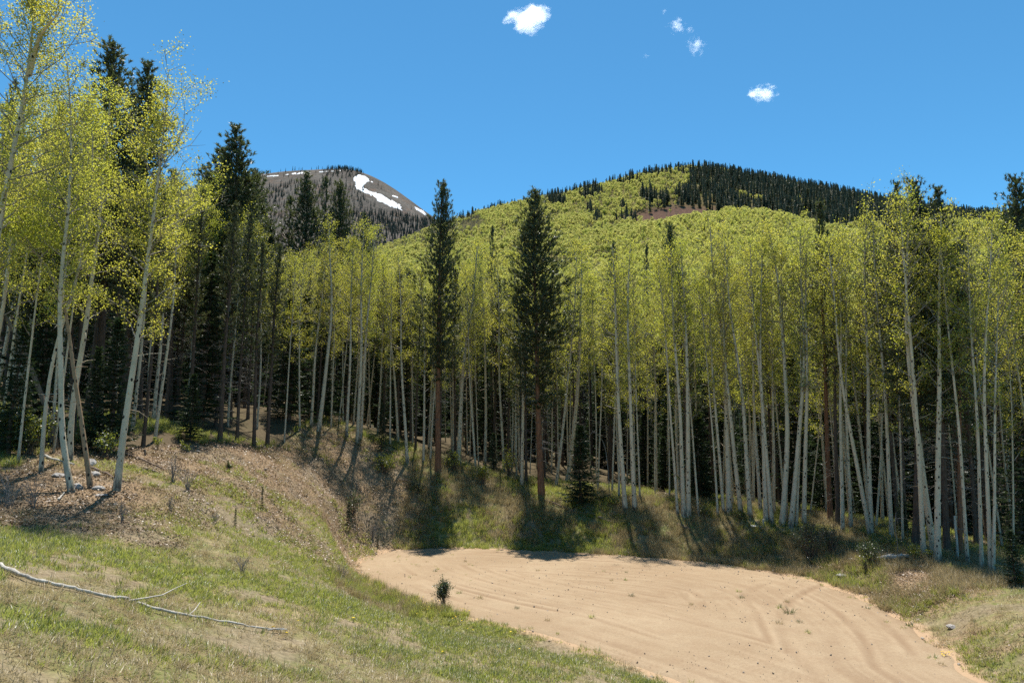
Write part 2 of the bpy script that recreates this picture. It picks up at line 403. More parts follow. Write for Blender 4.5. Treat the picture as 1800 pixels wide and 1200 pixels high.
# ------------------------------------------------------------------ ground sheet
def grid_mesh(mb, xs, ys, zf):
    X, Y = np.meshgrid(xs, ys); Z = zf(X, Y)
    nx, ny = len(xs), len(ys)
    i = (np.arange(ny - 1)[:, None] * nx + np.arange(nx - 1)[None]).ravel()
    mb.add(np.stack([X, Y, Z], -1).reshape(-1, 3), np.stack([i, i + 1, i + nx + 1, i + nx], -1), 0, True)
    return X, Y, Z
mb = MB()
xs = np.concatenate([np.arange(-90, -24, 1.5), np.arange(-24, 25, .23), np.arange(25, 92, 1.5)])
ys = np.concatenate([np.arange(-14, 5, .8), np.arange(5, 54, .23), np.arange(54, 152, 1.3)])
X, Y, Z = grid_mesh(mb, xs, ys, lambda x, y: ground_z(x, y)[0] + .035 * fbm(x, y, .55, 3, 77) * sstep(0, 1, poly_sd(x, y, PAD)))
_, SD = ground_z(X, Y)
tip = np.exp(-((X + 7.5) ** 2 + (Y - 37.2) ** 2) / 9)
gd = np.clip(1 - SD / (.8 + 3.0 * tip), 0, 1) * .9
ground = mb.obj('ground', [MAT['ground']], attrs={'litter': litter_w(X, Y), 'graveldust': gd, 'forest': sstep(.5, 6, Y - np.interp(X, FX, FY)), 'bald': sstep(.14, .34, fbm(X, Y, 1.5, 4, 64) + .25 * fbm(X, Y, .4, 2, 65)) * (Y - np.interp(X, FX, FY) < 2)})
tag(ground, 'grassy slope and shaded forest floor around the gravel turnaround', 'ground', kind='structure')

# gravel pad: its own sheet, with tyre tracks pressed into it
mb = MB()
pxs = np.arange(-10.5, 24, .11); pys = np.concatenate([np.arange(-11, 14, .6), np.arange(14, 43.6, .11)])
PX, PY = np.meshgrid(pxs, pys); SDp = poly_sd(PX, PY, PAD)
def track_field(x, y, sd):
    d = -sd + .35 * fbm(x, y, 7, 2, 5)
    rut = np.zeros_like(x); rim = np.zeros_like(x)
    def wheel(dd, wd, amp, msk=1):
        nonlocal rut, rim
        a = np.abs(dd)
        rut += amp * msk * np.exp(-(a / wd) ** 2); rim += amp * msk * np.exp(-((a - wd * 2.0) / (wd * .7)) ** 2)
    fade = lambda s, lo=.05: sstep(-.35, .45, fbm(x, y, 8, 2, s)) * (1 - lo) + lo
    for off, amp, s in [(.8, 1, 1), (1.25, .6, 2), (2.2, .9, 3), (2.75, .7, 4), (3.7, .9, 5), (4.3, .6, 6), (5.1, .8, 7), (5.6, .6, 8), (6.4, .6, 9), (7.3, .5, 10)]:
        wheel(d - off - .45 * fbm(x, y, 13, 2, 40 + s), .12, amp, fade(s, 0) * sstep(-.4, .2, fbm(x, y, 2.5, 3, 80 + s)))
    for (cx, cy_, r, amp, s) in [(24, 20, 15.5, .8, 17), (24, 20, 17.2, .8, 18)]:
        wheel(np.hypot(x - cx, y - cy_) - r - .5 * fbm(x, y, 9, 2, 60 + s), .17, amp, fade(s, 0))
    return np.clip(rut, 0, 1.3), np.clip(rim, 0, 1.3)
RUT, RIM = track_field(PX, PY, SDp)
PZ = .035 + .03 * fbm(PX, PY, 4, 3, 8) + .012 * fbm(PX, PY, .5, 3, 9) - .026 * RUT + .016 * RIM - .16 * sstep(-.35, .45, SDp + .35 * fbm(PX, PY, 1.2, 3, 31))
nx = len(pxs); keep = SDp < .8
i = (np.arange(len(pys) - 1)[:, None] * nx + np.arange(nx - 1)[None])
k4 = (keep[:-1, :-1] & keep[1:, :-1] & keep[:-1, 1:] & keep[1:, 1:])
i = i[k4]; quads = np.stack([i, i + 1, i + nx + 1, i + nx], -1)
used, inv = np.unique(quads, return_inverse=True)
mb.add(np.stack([PX, PY, PZ], -1).reshape(-1, 3)[used], inv.reshape(-1, 4), 0, True)
_d = -SDp + .5 * fbm(PX, PY, 9, 2, 5); _a = np.arctan2(PY - 29, PX - 6)
STREAK = .5 + (.75 * fbm(_d * 7.5, _a * 2.0, 1.0, 3, 15, .7)) * sstep(-.3, .4, fbm(PX, PY, 3.5, 3, 14)) + .45 * fbm(PX, PY, 5, 4, 19)
pad = mb.obj('gravel_road', [MAT['gravel']], attrs={'streak': STREAK.ravel()[used], 'packed': RUT.ravel()[used], 'loose': (RIM * (1 - np.clip(RUT, 0, 1))).ravel()[used]})
tag(pad, 'tan gravel turnaround loop crossed by curving tyre tracks', 'gravel road', kind='structure')

# ------------------------------------------------------------------ hills and the far mountain
hc = [at(*c) for c in [(300, 490, 800), (500, 478, 800), (600, 466, 850), (700, 436, 900), (800, 394, 1000), (900, 369, 980), (1000, 347, 960), (1100, 327, 940),
      (1215, 305, 920), (1300, 319, 880), (1400, 336, 850), (1500, 355, 820), (1560, 367, 800), (1650, 386, 780), (1800, 404, 780), (2050, 420, 800),
      (1080, 470, 470), (1150, 430, 490), (1230, 401, 500), (1310, 386, 510), (1380, 396, 500), (1450, 428, 480), (1550, 470, 450),
      (1310, 410, 620), (1180, 412, 640), (1420, 420, 620), (1180, 372, 760), (1310, 362, 740), (1450, 374, 720), (1100, 380, 760), (1000, 400, 700), (900, 430, 680), (800, 440, 750),
      (1310, 450, 400), (1310, 530, 280), (900, 540, 300), (1700, 480, 350), (1700, 405, 600), (600, 560, 320), (300, 560, 400), (0, 520, 500), (-300, 500, 600),
      (1950, 470, 400)]]
hc += [at(px, py + 55, y + 330) for (px, py, y) in [(300, 490, 800), (600, 462, 850), (800, 390, 1000), (1000, 342, 960), (1215, 298, 920), (1400, 324, 850), (1650, 368, 780), (2050, 400, 800)]]
hc += [(x, 135, z) for x, z in [(-300, 28), (-100, 22), (-40, 14), (0, 11), (60, 7), (120, 8), (300, 20), (600, 60)]]
_h = TPS(hc, lam=.001, scale=300.)
def hill_z(x, y): return _h(x, y) + 2.2 * fbm(x, y, 90, 3, 51)
mb = MB(); X, Y, Z = grid_mesh(mb, np.arange(-700, 1250, 7.), np.arange(130, 1300, 7.), hill_z)
sd_px, sd_py = project(X, Y, Z)
scree = np.exp(-(((sd_px - 1195) / 85) ** 2 + ((sd_py - 384) / 22) ** 2)) * (Y > 560) * 1.8
scree = np.maximum(scree, .8 * np.exp(-(((sd_px - 1270) / 60) ** 2 + ((sd_py - 368) / 12) ** 2)) * (Y > 560))
hill = mb.obj('forested_hill', [MAT['hill']], attrs={'scree': np.clip(scree, 0, 1)})
tag(hill, 'nearer hill under aspen and conifer woods with a patch of reddish bare earth', 'hill', kind='structure')

ridge = [(0, 400), (200, 358), (330, 336), (380, 325), (440, 313), (480, 308.5), (540, 303.5), (590, 299), (615, 300), (645, 308), (680, 327), (720, 354), (760, 383), (820, 425), (900, 478), (1100, 540)]
mc = [at(px, py, 1800) for px, py in ridge] + [at(px, py + 40, 2250) for px, py in ridge[::2]]
mc += [at(*c) for c in [(600, 460, 1250), (450, 460, 1250), (300, 460, 1250), (0, 500, 1250), (750, 480, 1250), (900, 530, 1250), (1100, 560, 1250),
      (600, 360, 1560), (480, 365, 1540), (380, 380, 1540), (680, 375, 1600), (200, 405, 1540), (540, 410, 1400), (660, 415, 1440), (740, 425, 1500), (640, 330, 1700)]]
_m = TPS(mc, lam=.001, scale=500.)
def mount_z(x, y): return _m(x, y) + 5 * fbm(x, y, 130, 4, 71) * sstep(0, 150, np.abs(y - 1800) + 20)
mb = MB(); grid_mesh(mb, np.arange(-1900, 600, 11.), np.arange(1150, 2300, 11.), mount_z)
mountain = mb.obj('mountain', [MAT['mountain']])
tag(mountain, 'bare grey brown mountain with snow streaks behind the forest', 'mountain', kind='structure')
# valley sheet out to the horizon
mb = MB(); mb.add([(-2600, -1500, -12), (2200, -1500, -12), (2200, 2700, -12), (-2600, 2700, -12)], [(0, 1, 2, 3)], 0)
tag(mb.obj('terrain', [MAT['hill']], attrs={'scree': [0, 0, 0, 0]}), 'wide valley floor running out to the horizon', 'terrain', kind='structure')

# ------------------------------------------------------------------ tree generators
def aspen(path, r0, c0, seed, nb=44, L0=1.9, leafn=30, leaf=.070, bark='aspen_bark', sides=8, forks=(), leafmat='aspen_leaf', fill=1.0):
    g = np.random.default_rng(seed)
    path = np.asarray(path, float); n = len(path)
    seg = np.concatenate([[0], np.cumsum(np.linalg.norm(np.diff(path, axis=0), axis=1))]); Lt = seg[-1]; s = seg / Lt
    ss = np.linspace(0, 1, max(18, n)); P = np.stack([np.interp(ss, s, path[:, i]) for i in range(3)], -1)
    for _ in range(2): P[1:-1] = .25 * P[:-2] + .5 * P[1:-1] + .25 * P[2:]
    rad = r0 * (1.0 - ss * .93) ** .85 + .22 * r0 * np.exp(-ss * Lt / .35) + .006
    tr = MB(); cr = MB()
    P0 = np.concatenate([[P[0] - np.array([0, 0, .35])], P]); tube(tr, P0, np.concatenate([[rad[0] * 1.15], rad]), sides)
    pt = lambda q: np.array([np.interp(q, ss, P[:, i]) for i in range(3)])
    C = []
    # short dead stubs on the lower trunk
    for q in g.uniform(.18, c0, 7):
        a = g.uniform(0, 2 * pi); d = np.array([math.cos(a), math.sin(a), g.uniform(-.2, .5)]); l = g.uniform(.2, .9)
        b = pt(q); tube(tr, [b, b + d * l * .5, b + d * l + np.array([0, 0, g.uniform(-.2, .1)])], [.014, .010, .004], 3)
    az = g.uniform(0, 6)
    for b in range(nb):
        low = b < 7 and nb > 31
        q = c0 - .13 * g.random() if low else c0 + (0.985 - c0) * ((b - 6 + g.uniform(0, 1)) / max(1, nb - 6)) ** .9 if nb > 31 else c0 + (0.985 - c0) * ((b + g.uniform(0, 1)) / nb) ** .9
        sq = max(0., (q - c0) / (1 - c0))
        L = L0 * (.22 + .78 * math.sin(pi * min(1, .16 + .80 * sq)) ** .8) * (g.uniform(.35, 1.4) if not low else g.uniform(.5, 1.1))
        az += 2.4 + g.uniform(-.5, .5); up = g.uniform(.35, 1.0) + .9 * sq ** 2
        d = norm(np.array([math.cos(az), math.sin(az), up]))
        b0 = pt(q); t = np.linspace(0, 1, 5)[:, None]
        bend = np.array([0, 0, 1.]) * (t ** 2) * L * g.uniform(-.18, .25) + g.normal(0, .05, (5, 3)) * L * t
        BP = b0 + d * t * L + bend
        r = max(.012, r0 * .26 * (1 - .6 * sq)); tube(cr, BP, np.linspace(r, .006, 5), 3, 1)
        for k in range(int(g.integers(4, 7))):
            tq = g.uniform(.3, 1.0); i0 = min(3, int(tq * 4)); fr = tq * 4 - i0
            p = BP[i0] * (1 - fr) + BP[i0 + 1] * fr
            td = norm(d * .5 + rand_dirs(1, g)[0] * .9 + np.array([0, 0, .25])); tl = L * g.uniform(.18, .42)
            tube(cr, [p, p + td * tl * .5 + g.normal(0, .03, 3), p + td * tl], [.008, .006, .003], 3, 1)
            if g.random() < .30: continue
            m = max(4, int(1.6 * leafn * g.uniform(.3, 1.6) * fill))
            C.append(p + td * tl * g.uniform(.15, 1.15, (m, 1)) + g.normal(0, .15, (m, 3)))
    for (q, FP, fr) in forks:
        FP = np.asarray(FP, float); tube(tr, FP, np.linspace(fr, .012, len(FP)), 6)
        for k in range(26):
            tq = g.uniform(.25, 1) * (len(FP) - 1); i0 = min(len(FP) - 2, int(tq)); f_ = tq - i0
            p = FP[i0] * (1 - f_) + FP[i0 + 1] * f_; td = norm(rand_dirs(1, g)[0] + np.array([0, 0, .5])); tl = g.uniform(.3, .8)
            tube(cr, [p, p + td * tl], [.010, .003], 3, 1)
            m = int(leafn * 1.2); C.append(p + td * tl * g.uniform(.2, 1.1, (m, 1)) + g.normal(0, .17, (m, 3)))
    leaf_quads(cr, np.concatenate(C), leaf, g, 0)
    return tr.mesh('trunk', [MAT[bark]]), cr.mesh('crown', [MAT[leafmat], MAT['twig']])
def wob_path(H, seed, amp=.25, bow=.3):
    g = np.random.default_rng(seed); t = np.linspace(0, 1, 14)
    a = g.uniform(0, 2 * pi, 4)
    x = bow * np.sin(pi * t) * math.cos(a[0]) + amp * .4 * np.sin(2 * pi * 1.6 * t + a[1]) * t
    y = bow * np.sin(pi * t) * math.sin(a[0]) + amp * .4 * np.sin(2 * pi * 1.3 * t + a[2]) * t
    return np.stack([x - x[0], y - y[0], t * H], -1)

def pine(H, seed, c0=.38, Lm=1.8, r0=.17, bark='pine_bark', dens=1.0, full=1.0):
    g = np.random.default_rng(seed)
    t = np.linspace(0, 1, 16); P = wob_path(H, seed, .15, .15); P = np.stack([np.interp(t, np.linspace(0, 1, len(P)), P[:, i]) for i in range(3)], -1)
    rad = r0 * (1 - .95 * t) ** .9 + .25 * r0 * np.exp(-t * H / .4) + .008
    tr, cr, db = MB(), MB(), MB()
    tube(tr, np.concatenate([[P[0] - [0, 0, .4]], P]), np.concatenate([[rad[0] * 1.15], rad]), 9)
    pt = lambda q: np.array([np.interp(q, t, P[:, i]) for i in range(3)])
    h = c0 * H; C, D, Ln = [], [], []
    while h < H - .15:
        q = h / H; sq = (q - c0) / (1 - c0)
        env = min(1, .35 + 2.2 * sq) * (1 - sq ** 1.6) ** .8 + .10
        nbr = int(g.integers(3, 6)) + (1 if full > 1 else 0); a0 = g.uniform(0, 6.28)
        for k in range(nbr):
            if g.random() > dens * (.55 + .6 * sq): continue
            L = Lm * env * g.uniform(.4, 1.2); a = a0 + k * 2 * pi / nbr + g.uniform(-.35, .35)
            up = -.1 + 1.15 * sq + g.uniform(-.2, .35)
            d = norm(np.array([math.cos(a), math.sin(a), up])); tt = np.linspace(0, 1, 5)[:, None]
            BP = pt(q) + d * tt * L + np.array([0, 0, 1.]) * tt ** 2.2 * L * g.uniform(.12, .38)
            tube(cr, BP, np.linspace(.022, .007, 5), 3, 1)
            nt = max(3, int(L * 6.5 * full))
            for j in range(nt):
                tq = (.28 + .72 * (j + g.random()) / nt) * 4; i0 = min(3, int(tq)); fr = tq - i0
                p = BP[i0] * (1 - fr) + BP[i0 + 1] * fr; ax = norm(BP[min(4, i0 + 1)] - BP[i0] + np.array([0, 0, .12]))
                off = g.normal(0, .13 * min(1, L) * full, 3); off[2] = abs(off[2]) * .6
                m = 15; C.append(np.repeat((p + off)[None], m, 0) + ax * g.uniform(-.12, .10, (m, 1)))
                D.append(ax * .9 + rand_dirs(m, g) * .85); Ln.append(g.uniform(.13, .24, m))
        h += g.uniform(.26, .44)
    # leader
    for j in range(10):
        p = pt(1 - j * .004) ; m = 12
        C.append(np.repeat(p[None], m, 0)); D.append(np.array([0, 0, 1.2]) + rand_dirs(m, g) * .8); Ln.append(g.uniform(.12, .22, m))
    C, D, Ln = np.concatenate(C), np.concatenate(D), np.concatenate(Ln)
    blades(cr, C, D, Ln, .026, 0)
    for q in np.sort(g.uniform(.10, c0 + .08, 46)):              # dead grey branches below the crown
        a = g.uniform(0, 2 * pi); l = g.uniform(.4, 1.5); d = np.array([math.cos(a), math.sin(a), g.uniform(-.25, .25)])
        b = pt(q); sag = np.array([0, 0, -.25 * l * g.uniform(.3, 1.3)])
        pts = [b, b + d * l * .5 + sag * .3, b + d * l + sag]
        tube(db, pts, [.014, .010, .004], 3)
        for k in range(3):
            e = pts[1] * .5 + pts[2] * .5 if k else pts[1]
            dd = norm(d + rand_dirs(1, g)[0] * .9); tube(db, [e, e + dd * l * .35], [.006, .003], 3)
    return tr.mesh('trunk', [MAT[bark]]), cr.mesh('crown', [MAT['pine_needle'], MAT['brown_twig']]), db.mesh('dead_branches', [MAT['twig']])

def spruce(H, seed, Lb=.20, r0=None, dens=1.0, step=.15, blade=.13):
    """dense cone of drooping sprays down to the ground; Lb = half width / height"""
    g = np.random.default_rng(seed); tr, cr = MB(), MB(); r0 = r0 or H * .011 + .015
    t = np.linspace(0, 1, 8); P = np.stack([.02 * H * np.sin(3 * t + seed), 0 * t, t * H], -1)
    tube(tr, np.concatenate([[P[0] - [0, 0, .3]], P]), np.concatenate([[r0 * 1.2], r0 * (1 - .95 * t) + .006]), 7)
    C, D, Ln = [], [], []; h = .06 * H
    st = step * max(1, H / 5)
    while h < H * .985:
        q = h / H; L0 = Lb * H * (1 - q) ** .85 + .05
        nbr = int(g.integers(5, 8)); a0 = g.uniform(0, 6.28)
        for k in range(nbr):
            if g.random() > dens: continue
            L = L0 * g.uniform(.45, 1.2); a = a0 + k * 2 * pi / nbr + g.uniform(-.4, .4)
            d = np.array([math.cos(a), math.sin(a), -.2 + .8 * q ** 2 + g.normal(0, .16)]); tt = np.linspace(0, 1, 4)[:, None]
            BP = np.array([0, 0, h]) + d * tt * L + np.array([0, 0, 1.]) * (tt ** 2) * L * .22
            tube(cr, BP, np.linspace(.006 + .006 * L, .003, 4), 3, 1)
            nt = max(3, int(L * 6))
            for j in range(nt):
                tq = (.08 + .92 * (j + g.random()) / nt) * 3; i0 = min(2, int(tq)); fr = tq - i0
                p = BP[i0] * (1 - fr) + BP[i0 + 1] * fr
                sdv = norm(np.cross(d, [0, 0, 1])); m = 9
                off = sdv * g.normal(0, .16 * L * (1 - .6 * tq / 3), (m, 1)) + g.normal(0, .02, (m, 3))
                C.append(p + off); D.append(d * .8 + np.sign(off @ sdv)[:, None] * sdv * .7 + rand_dirs(m, g) * .5); Ln.append(g.uniform(.7, 1.3, m) * blade)
        h += st * g.uniform(.8, 1.2)
    C, D, Ln = np.concatenate(C), np.concatenate(D), np.concatenate(Ln)
    blades(cr, C, D, Ln, .022 * blade / .13, 0)
    return tr.mesh('trunk', [MAT['pine_bark']]), cr.mesh('crown', [MAT['spruce_needle'], MAT['brown_twig']])

def far_conifer(seed, tiers=15, spikes=8, wid=.115):
    g = np.random.default_rng(seed); mb = MB()                    # unit height, one mesh
    tube(mb, [(0, 0, -.05), (0, 0, .5), (0, 0, .98)], [.011, .008, .002], 4, 1)
    for i in range(tiers):
        q = .10 + .88 * i / tiers; L = wid * (1 - q) ** .75 * g.uniform(.75, 1.2) + .012
        a = g.uniform(0, 6) + np.arange(spikes) * 2 * pi / spikes + g.uniform(-.3, .3, spikes); l = L * g.uniform(.6, 1.25, spikes)
        tip = np.stack([np.cos(a) * l, np.sin(a) * l, q - .028 + g.uniform(-.02, .03, spikes)], -1)
        s1 = np.stack([np.cos(a + .5) * l * .45, np.sin(a + .5) * l * .45, np.full(spikes, q + .012)], -1)
        s2 = np.stack([np.cos(a - .5) * l * .45, np.sin(a - .5) * l * .45, np.full(spikes, q + .012)], -1)
        top = np.tile([[0, 0, q + .075]], (spikes, 1))
        V = np.stack([tip, s1, top, s2], 1).reshape(-1, 3); b = np.arange(spikes)[:, None] * 4
        mb.add(V, np.concatenate([b + [0, 1, 2], b + [0, 2, 3]]), 0)
    return mb.mesh('conifer', [MAT['hill_needle'], MAT['pine_bark']])
def far_aspen(seed, n=380, mat='hill_aspen_leaf', clump=.5):
    g = np.random.default_rng(seed); mb = MB(); H = 13.
    tube(mb, [(0, 0, -.6), (.1, 0, H * .5), (0, 0, H * .93)], [.14, .1, .03], 4, 1)
    for k in range(7):
        a = g.uniform(0, 6.28); z = g.uniform(.4, .8) * H; tube(mb, [(0, 0, z), (math.cos(a) * 1.3, math.sin(a) * 1.3, z + 1.6)], [.05, .02], 3, 1)
    K = 11; a = g.uniform(0, 6.28, K); zc = g.uniform(.50, .93, K); rr = 1.5 * np.sin(pi * (.1 + .85 * (zc - .45) / .55)) * g.uniform(.4, 1.1, K)
    cc = np.stack([np.cos(a) * rr, np.sin(a) * rr, zc * H], -1)
    C = cc[g.integers(0, K, n)] + rand_dirs(n, g) * (g.uniform(.3, 1, (n, 1)) ** .5) * np.array([.85, .85, 1.0])
    leaf_quads(mb, C, clump, g, 0)
    return mb.mesh('far_aspen', [MAT[mat], MAT['twig']])

# ------------------------------------------------------------------ prototypes (shared mesh data)
ASP_H, PINE_H = 17.0, 21.0
ASPEN = [aspen(wob_path(ASP_H, 100 + i, .25, [.15, .35, .2, .5][i % 4]), .125, [.54, .60, .49, .66, .57, .70, .52, .63, .55, .46][i], 200 + i,
               [46, 40, 50, 36, 44, 34, 48, 40, 44, 54][i], [2.0, 1.6, 2.2, 1.5, 1.9, 1.4, 2.3, 1.7, 1.6, 2.4][i], [20, 15, 18, 22, 14, 19, 16, 21, 13, 17][i]) for i in range(10)]
PINE = [pine(PINE_H, 300 + i, [.34, .44, .30, .50, .40, .36, .47, .28][i], [1.75, 1.5, 1.9, 1.35, 1.6, 1.8, 1.4, 1.9][i], .17,
             'pine_bark', [1, .9, 1, .85, .95, 1, .9, 1][i]) for i in range(8)]
SPRUCE = [spruce([2.2, 3.6, 6., 9., 13.][i], 400 + i, [.24, .23, .21, .18, .15][i], blade=[.10, .12, .17, .2, .24][i]) for i in range(5)]
SPRUCE_H = [2.2, 3.6, 6., 9., 13.]

def lean_rot(b, q):
    """euler that tips +Z towards the vector b->q"""
    d = norm(np.asarray(q) - np.asarray(b)); return (math.asin(max(-1, min(1, -d[1]))), math.atan2(d[0], d[2]))
def empty(name, loc, rot=(0, 0, 0), scale=(1, 1, 1)):
    o = bpy.data.objects.new(name, None); COL.objects.link(o); o.location = loc; o.rotation_euler = rot; o.scale = scale
    o.empty_display_size = .3; return o
def plant(name, parts, names, loc, rot, scale, label, cat, group, trunk_k=1.0):
    o = empty(name, loc, rot, scale); tag(o, label, cat, group)
    for me, nm in zip(parts, names):
        c = link(nm, me, o)
        if nm == 'trunk' and trunk_k != 1: c.scale = (trunk_k, trunk_k, 1)
    return o
PLACED = []        # (x, y, radius)
NA, NP = [0], [0]
def put_aspen(b, h, lx=0., ly=0., label='', group='', var=None, tk=1.0, cw=1.0):
    v = NA[0] % 10 if var is None else var; NA[0] += 1
    s = h / ASP_H; sxy = s * cw
    me = ASPEN[v]
    z = random.uniform(0, 6.28)
    o = empty('aspen_tree', b, (0, 0, 0), (1, 1, 1)); tag(o, label, 'aspen tree', group)
    o.rotation_mode = 'XYZ'
    # spin the tree about its own axis first, then lean it
    import mathutils
    o.rotation_euler = (mathutils.Matrix.Rotation(lx, 3, 'Y') @ mathutils.Matrix.Rotation(ly, 3, 'X') @ mathutils.Matrix.Rotation(z, 3, 'Z')).to_euler()
    o.scale = (sxy, sxy, s)
    t = link('trunk', me[0], o); k = tk / cw; t.scale = (k, k, 1); link('crown', me[1], o)
    PLACED.append((b[0], b[1], .6)); return o
def put_pine(b, h, lx=0., label='', group='', var=None, tk=1.0, cw=1.0, trunkmesh=None):
    v = NP[0] % 8 if var is None else var; NP[0] += 1
    s = h / PINE_H; me = PINE[v] if v < 8 else BUSHY[v - 8]
    o = empty('pine_tree', b, (0, lx, random.uniform(0, 6.28) if lx == 0 else 0), (s * cw, s * cw, s)); tag(o, label, 'pine tree', group)
    t = link('trunk', trunkmesh or me[0], o); t.scale = (tk / cw, tk / cw, 1)
    link('crown', me[1], o); link('dead_branches', me[2], o)['kind'] = 'stuff'
    PLACED.append((b[0], b[1], .9)); return o
def height_to(b, top_py, px=None):
    """height of a tree at b whose top shows at photo row top_py"""
    return at(px if px is not None else 900, top_py, b[1])[2] - b[2]

# ------------------------------------------------------------------ crooked aspens on the left knoll, each with its own trunk
def px_path(pts, y, base, drift=0.0, seed=0):
    g = np.random.default_rng(seed); P = np.array([at(px, py, y) for px, py in pts])
    P[:, 1] += np.linspace(0, 1, len(P)) ** 1.5 * drift
    return P - np.asarray(base)
KNOLL = [
  ([(205, 862), (213, 790), (226, 700), (240, 610), (252, 520), (262, 440), (272, 360), (281, 290), (290, 215), (294, 165)], .150, .46, dict(nb=54, L0=2.2, leafn=23), 'aspen_bark',
   'pale aspen on the slope edge with a scorched black base, leaning right', None),
  ([(159, 860), (152, 800), (144, 750), (136, 690), (127, 640), (120, 562), (110, 525), (98, 492), (84, 466), (62, 438), (28, 415), (-10, 405)], .105, .80, dict(nb=30, L0=1.5, leafn=30), 'tan_aspen_bark',
   'tan aspen whose trunk arches over to the left like a bow', None),
  ([(126, 866), (117, 825), (109, 790), (106, 725), (110, 660), (105, 610), (104, 525), (108, 462), (120, 387), (123, 340), (126, 260), (124, 190), (118, 110)], .12, .50, dict(nb=42, L0=1.7, leafn=18), 'aspen_bark',
   'S-curved pale aspen just left of the bowed tan one', None),
  ([(72, 832), (74, 770), (80, 725), (87, 650), (100, 600), (120, 537), (140, 475), (152, 410), (160, 340), (165, 270), (160, 190)], .085, .55, dict(nb=34, L0=1.5, leafn=18), 'aspen_bark',
   'thin aspen leaning right, standing apart on the far left of the knoll', None),
  ([(122, 812), (124, 725), (135, 660), (148, 600), (160, 500), (172, 412), (178, 350), (184, 270), (192, 190), (197, 150)], .14, .48, dict(nb=40, L0=1.6, leafn=17), 'aspen_bark',
   'stout aspen with ragged bark rising behind the bowed tan trunk', None),
  ([(14, 752), (30, 680), (50, 612), (66, 545), (84, 480), (100, 425), (115, 375), (124, 300), (132, 220)], .14, .52, dict(nb=36, L0=1.7, leafn=18), 'aspen_bark',
   'grey aspen slanting to the right behind the leafy shrub', None),
  ([(-60, 880), (-44, 700), (-20, 520), (0, 383), (10, 330), (20, 283), (40, 183), (50, 133), (57, 60), (64, -40)], .17, .45, dict(nb=66, L0=2.2, leafn=25), 'aspen_bark',
   'big forked aspen that fills the top left corner', [(50, 133), (68, 102), (84, 80), (108, 64), (134, 52)]),
  ([(-75, 800), (-30, 700), (5, 560), (6, 545), (10, 500), (20, 420), (30, 350), (45, 250), (40, 180)], .11, .45, dict(nb=38, L0=1.8, leafn=18), 'aspen_bark',
   'thin aspen at the left edge with a kinked grey trunk', None),
  ([(32, 742), (45, 660), (52, 600), (60, 520), (75, 420), (84, 330), (92, 250), (96, 170)], .12, .45, dict(nb=36, L0=1.5, leafn=18), 'aspen_bark',
   'straight grey aspen behind the leafy shrub, deeper in shade', None),
  ([(233, 756), (240, 690), (246, 640), (253, 560), (258, 480), (262, 400), (262, 330)], .11, .6, dict(nb=30, L0=1.5, leafn=22), 'aspen_bark',
   'shaded aspen just behind the pale aspen with the scorched base', None),
  ([(330, 737), (334, 660), (342, 600), (348, 540), (352, 470), (356, 420), (358, 370), (362, 330)], .125, .66, dict(nb=34, L0=1.75, leafn=30), 'aspen_bark',
   'aspen with a small bright crown at the upper edge of the bare bank', None),
  ([(270, 742), (273, 690), (280, 640), (286, 560), (290, 480), (296, 410), (298, 340)], .13, .52, dict(nb=34, L0=1.7, leafn=24), 'aspen_bark',
   'thicker shaded aspen, rightmost of the cluster behind the scorched one', None),
  ([(258, 740), (262, 660), (265, 600), (268, 520), (268, 430), (262, 360)], .10, .52, dict(nb=30, L0=1.6, leafn=24), 'aspen_bark',
   'slim shaded aspen between two thicker trunks behind the scorched one', None),
]
for k, (pts, r0, c0, kw, bark, label, fork) in enumerate(KNOLL):
    if pts[0][0] > -30:
        b = ray_ground(*pts[0])
    else:
        yb = [19.5, 23][k == 7]; q = at(pts[0][0], pts[0][1], yb); b = np.array([q[0], yb, float(ground_z(q[0], yb)[0])])
    P = px_path(pts, b[1], b); P[0] = 0
    forks = []
    if fork: FP = np.array([at(px, py, b[1]) for px, py in fork]) - b; FP[:, 1] -= np.linspace(0, .8, len(FP)); forks = [(.6, FP, .09)]
    kw = dict(kw); kw['leafn'] = int(kw['leafn'] * 1.95); kw['leaf'] = .054
    me = aspen(P, r0 * .68, c0, 900 + k, bark=bark, forks=forks, **kw)
    plant('aspen_tree', me, ('trunk', 'crown'), b, (0, 0, 0), (1, 1, 1), label, 'aspen tree', 'aspens on the left knoll')
    PLACED.append((b[0], b[1], .7))

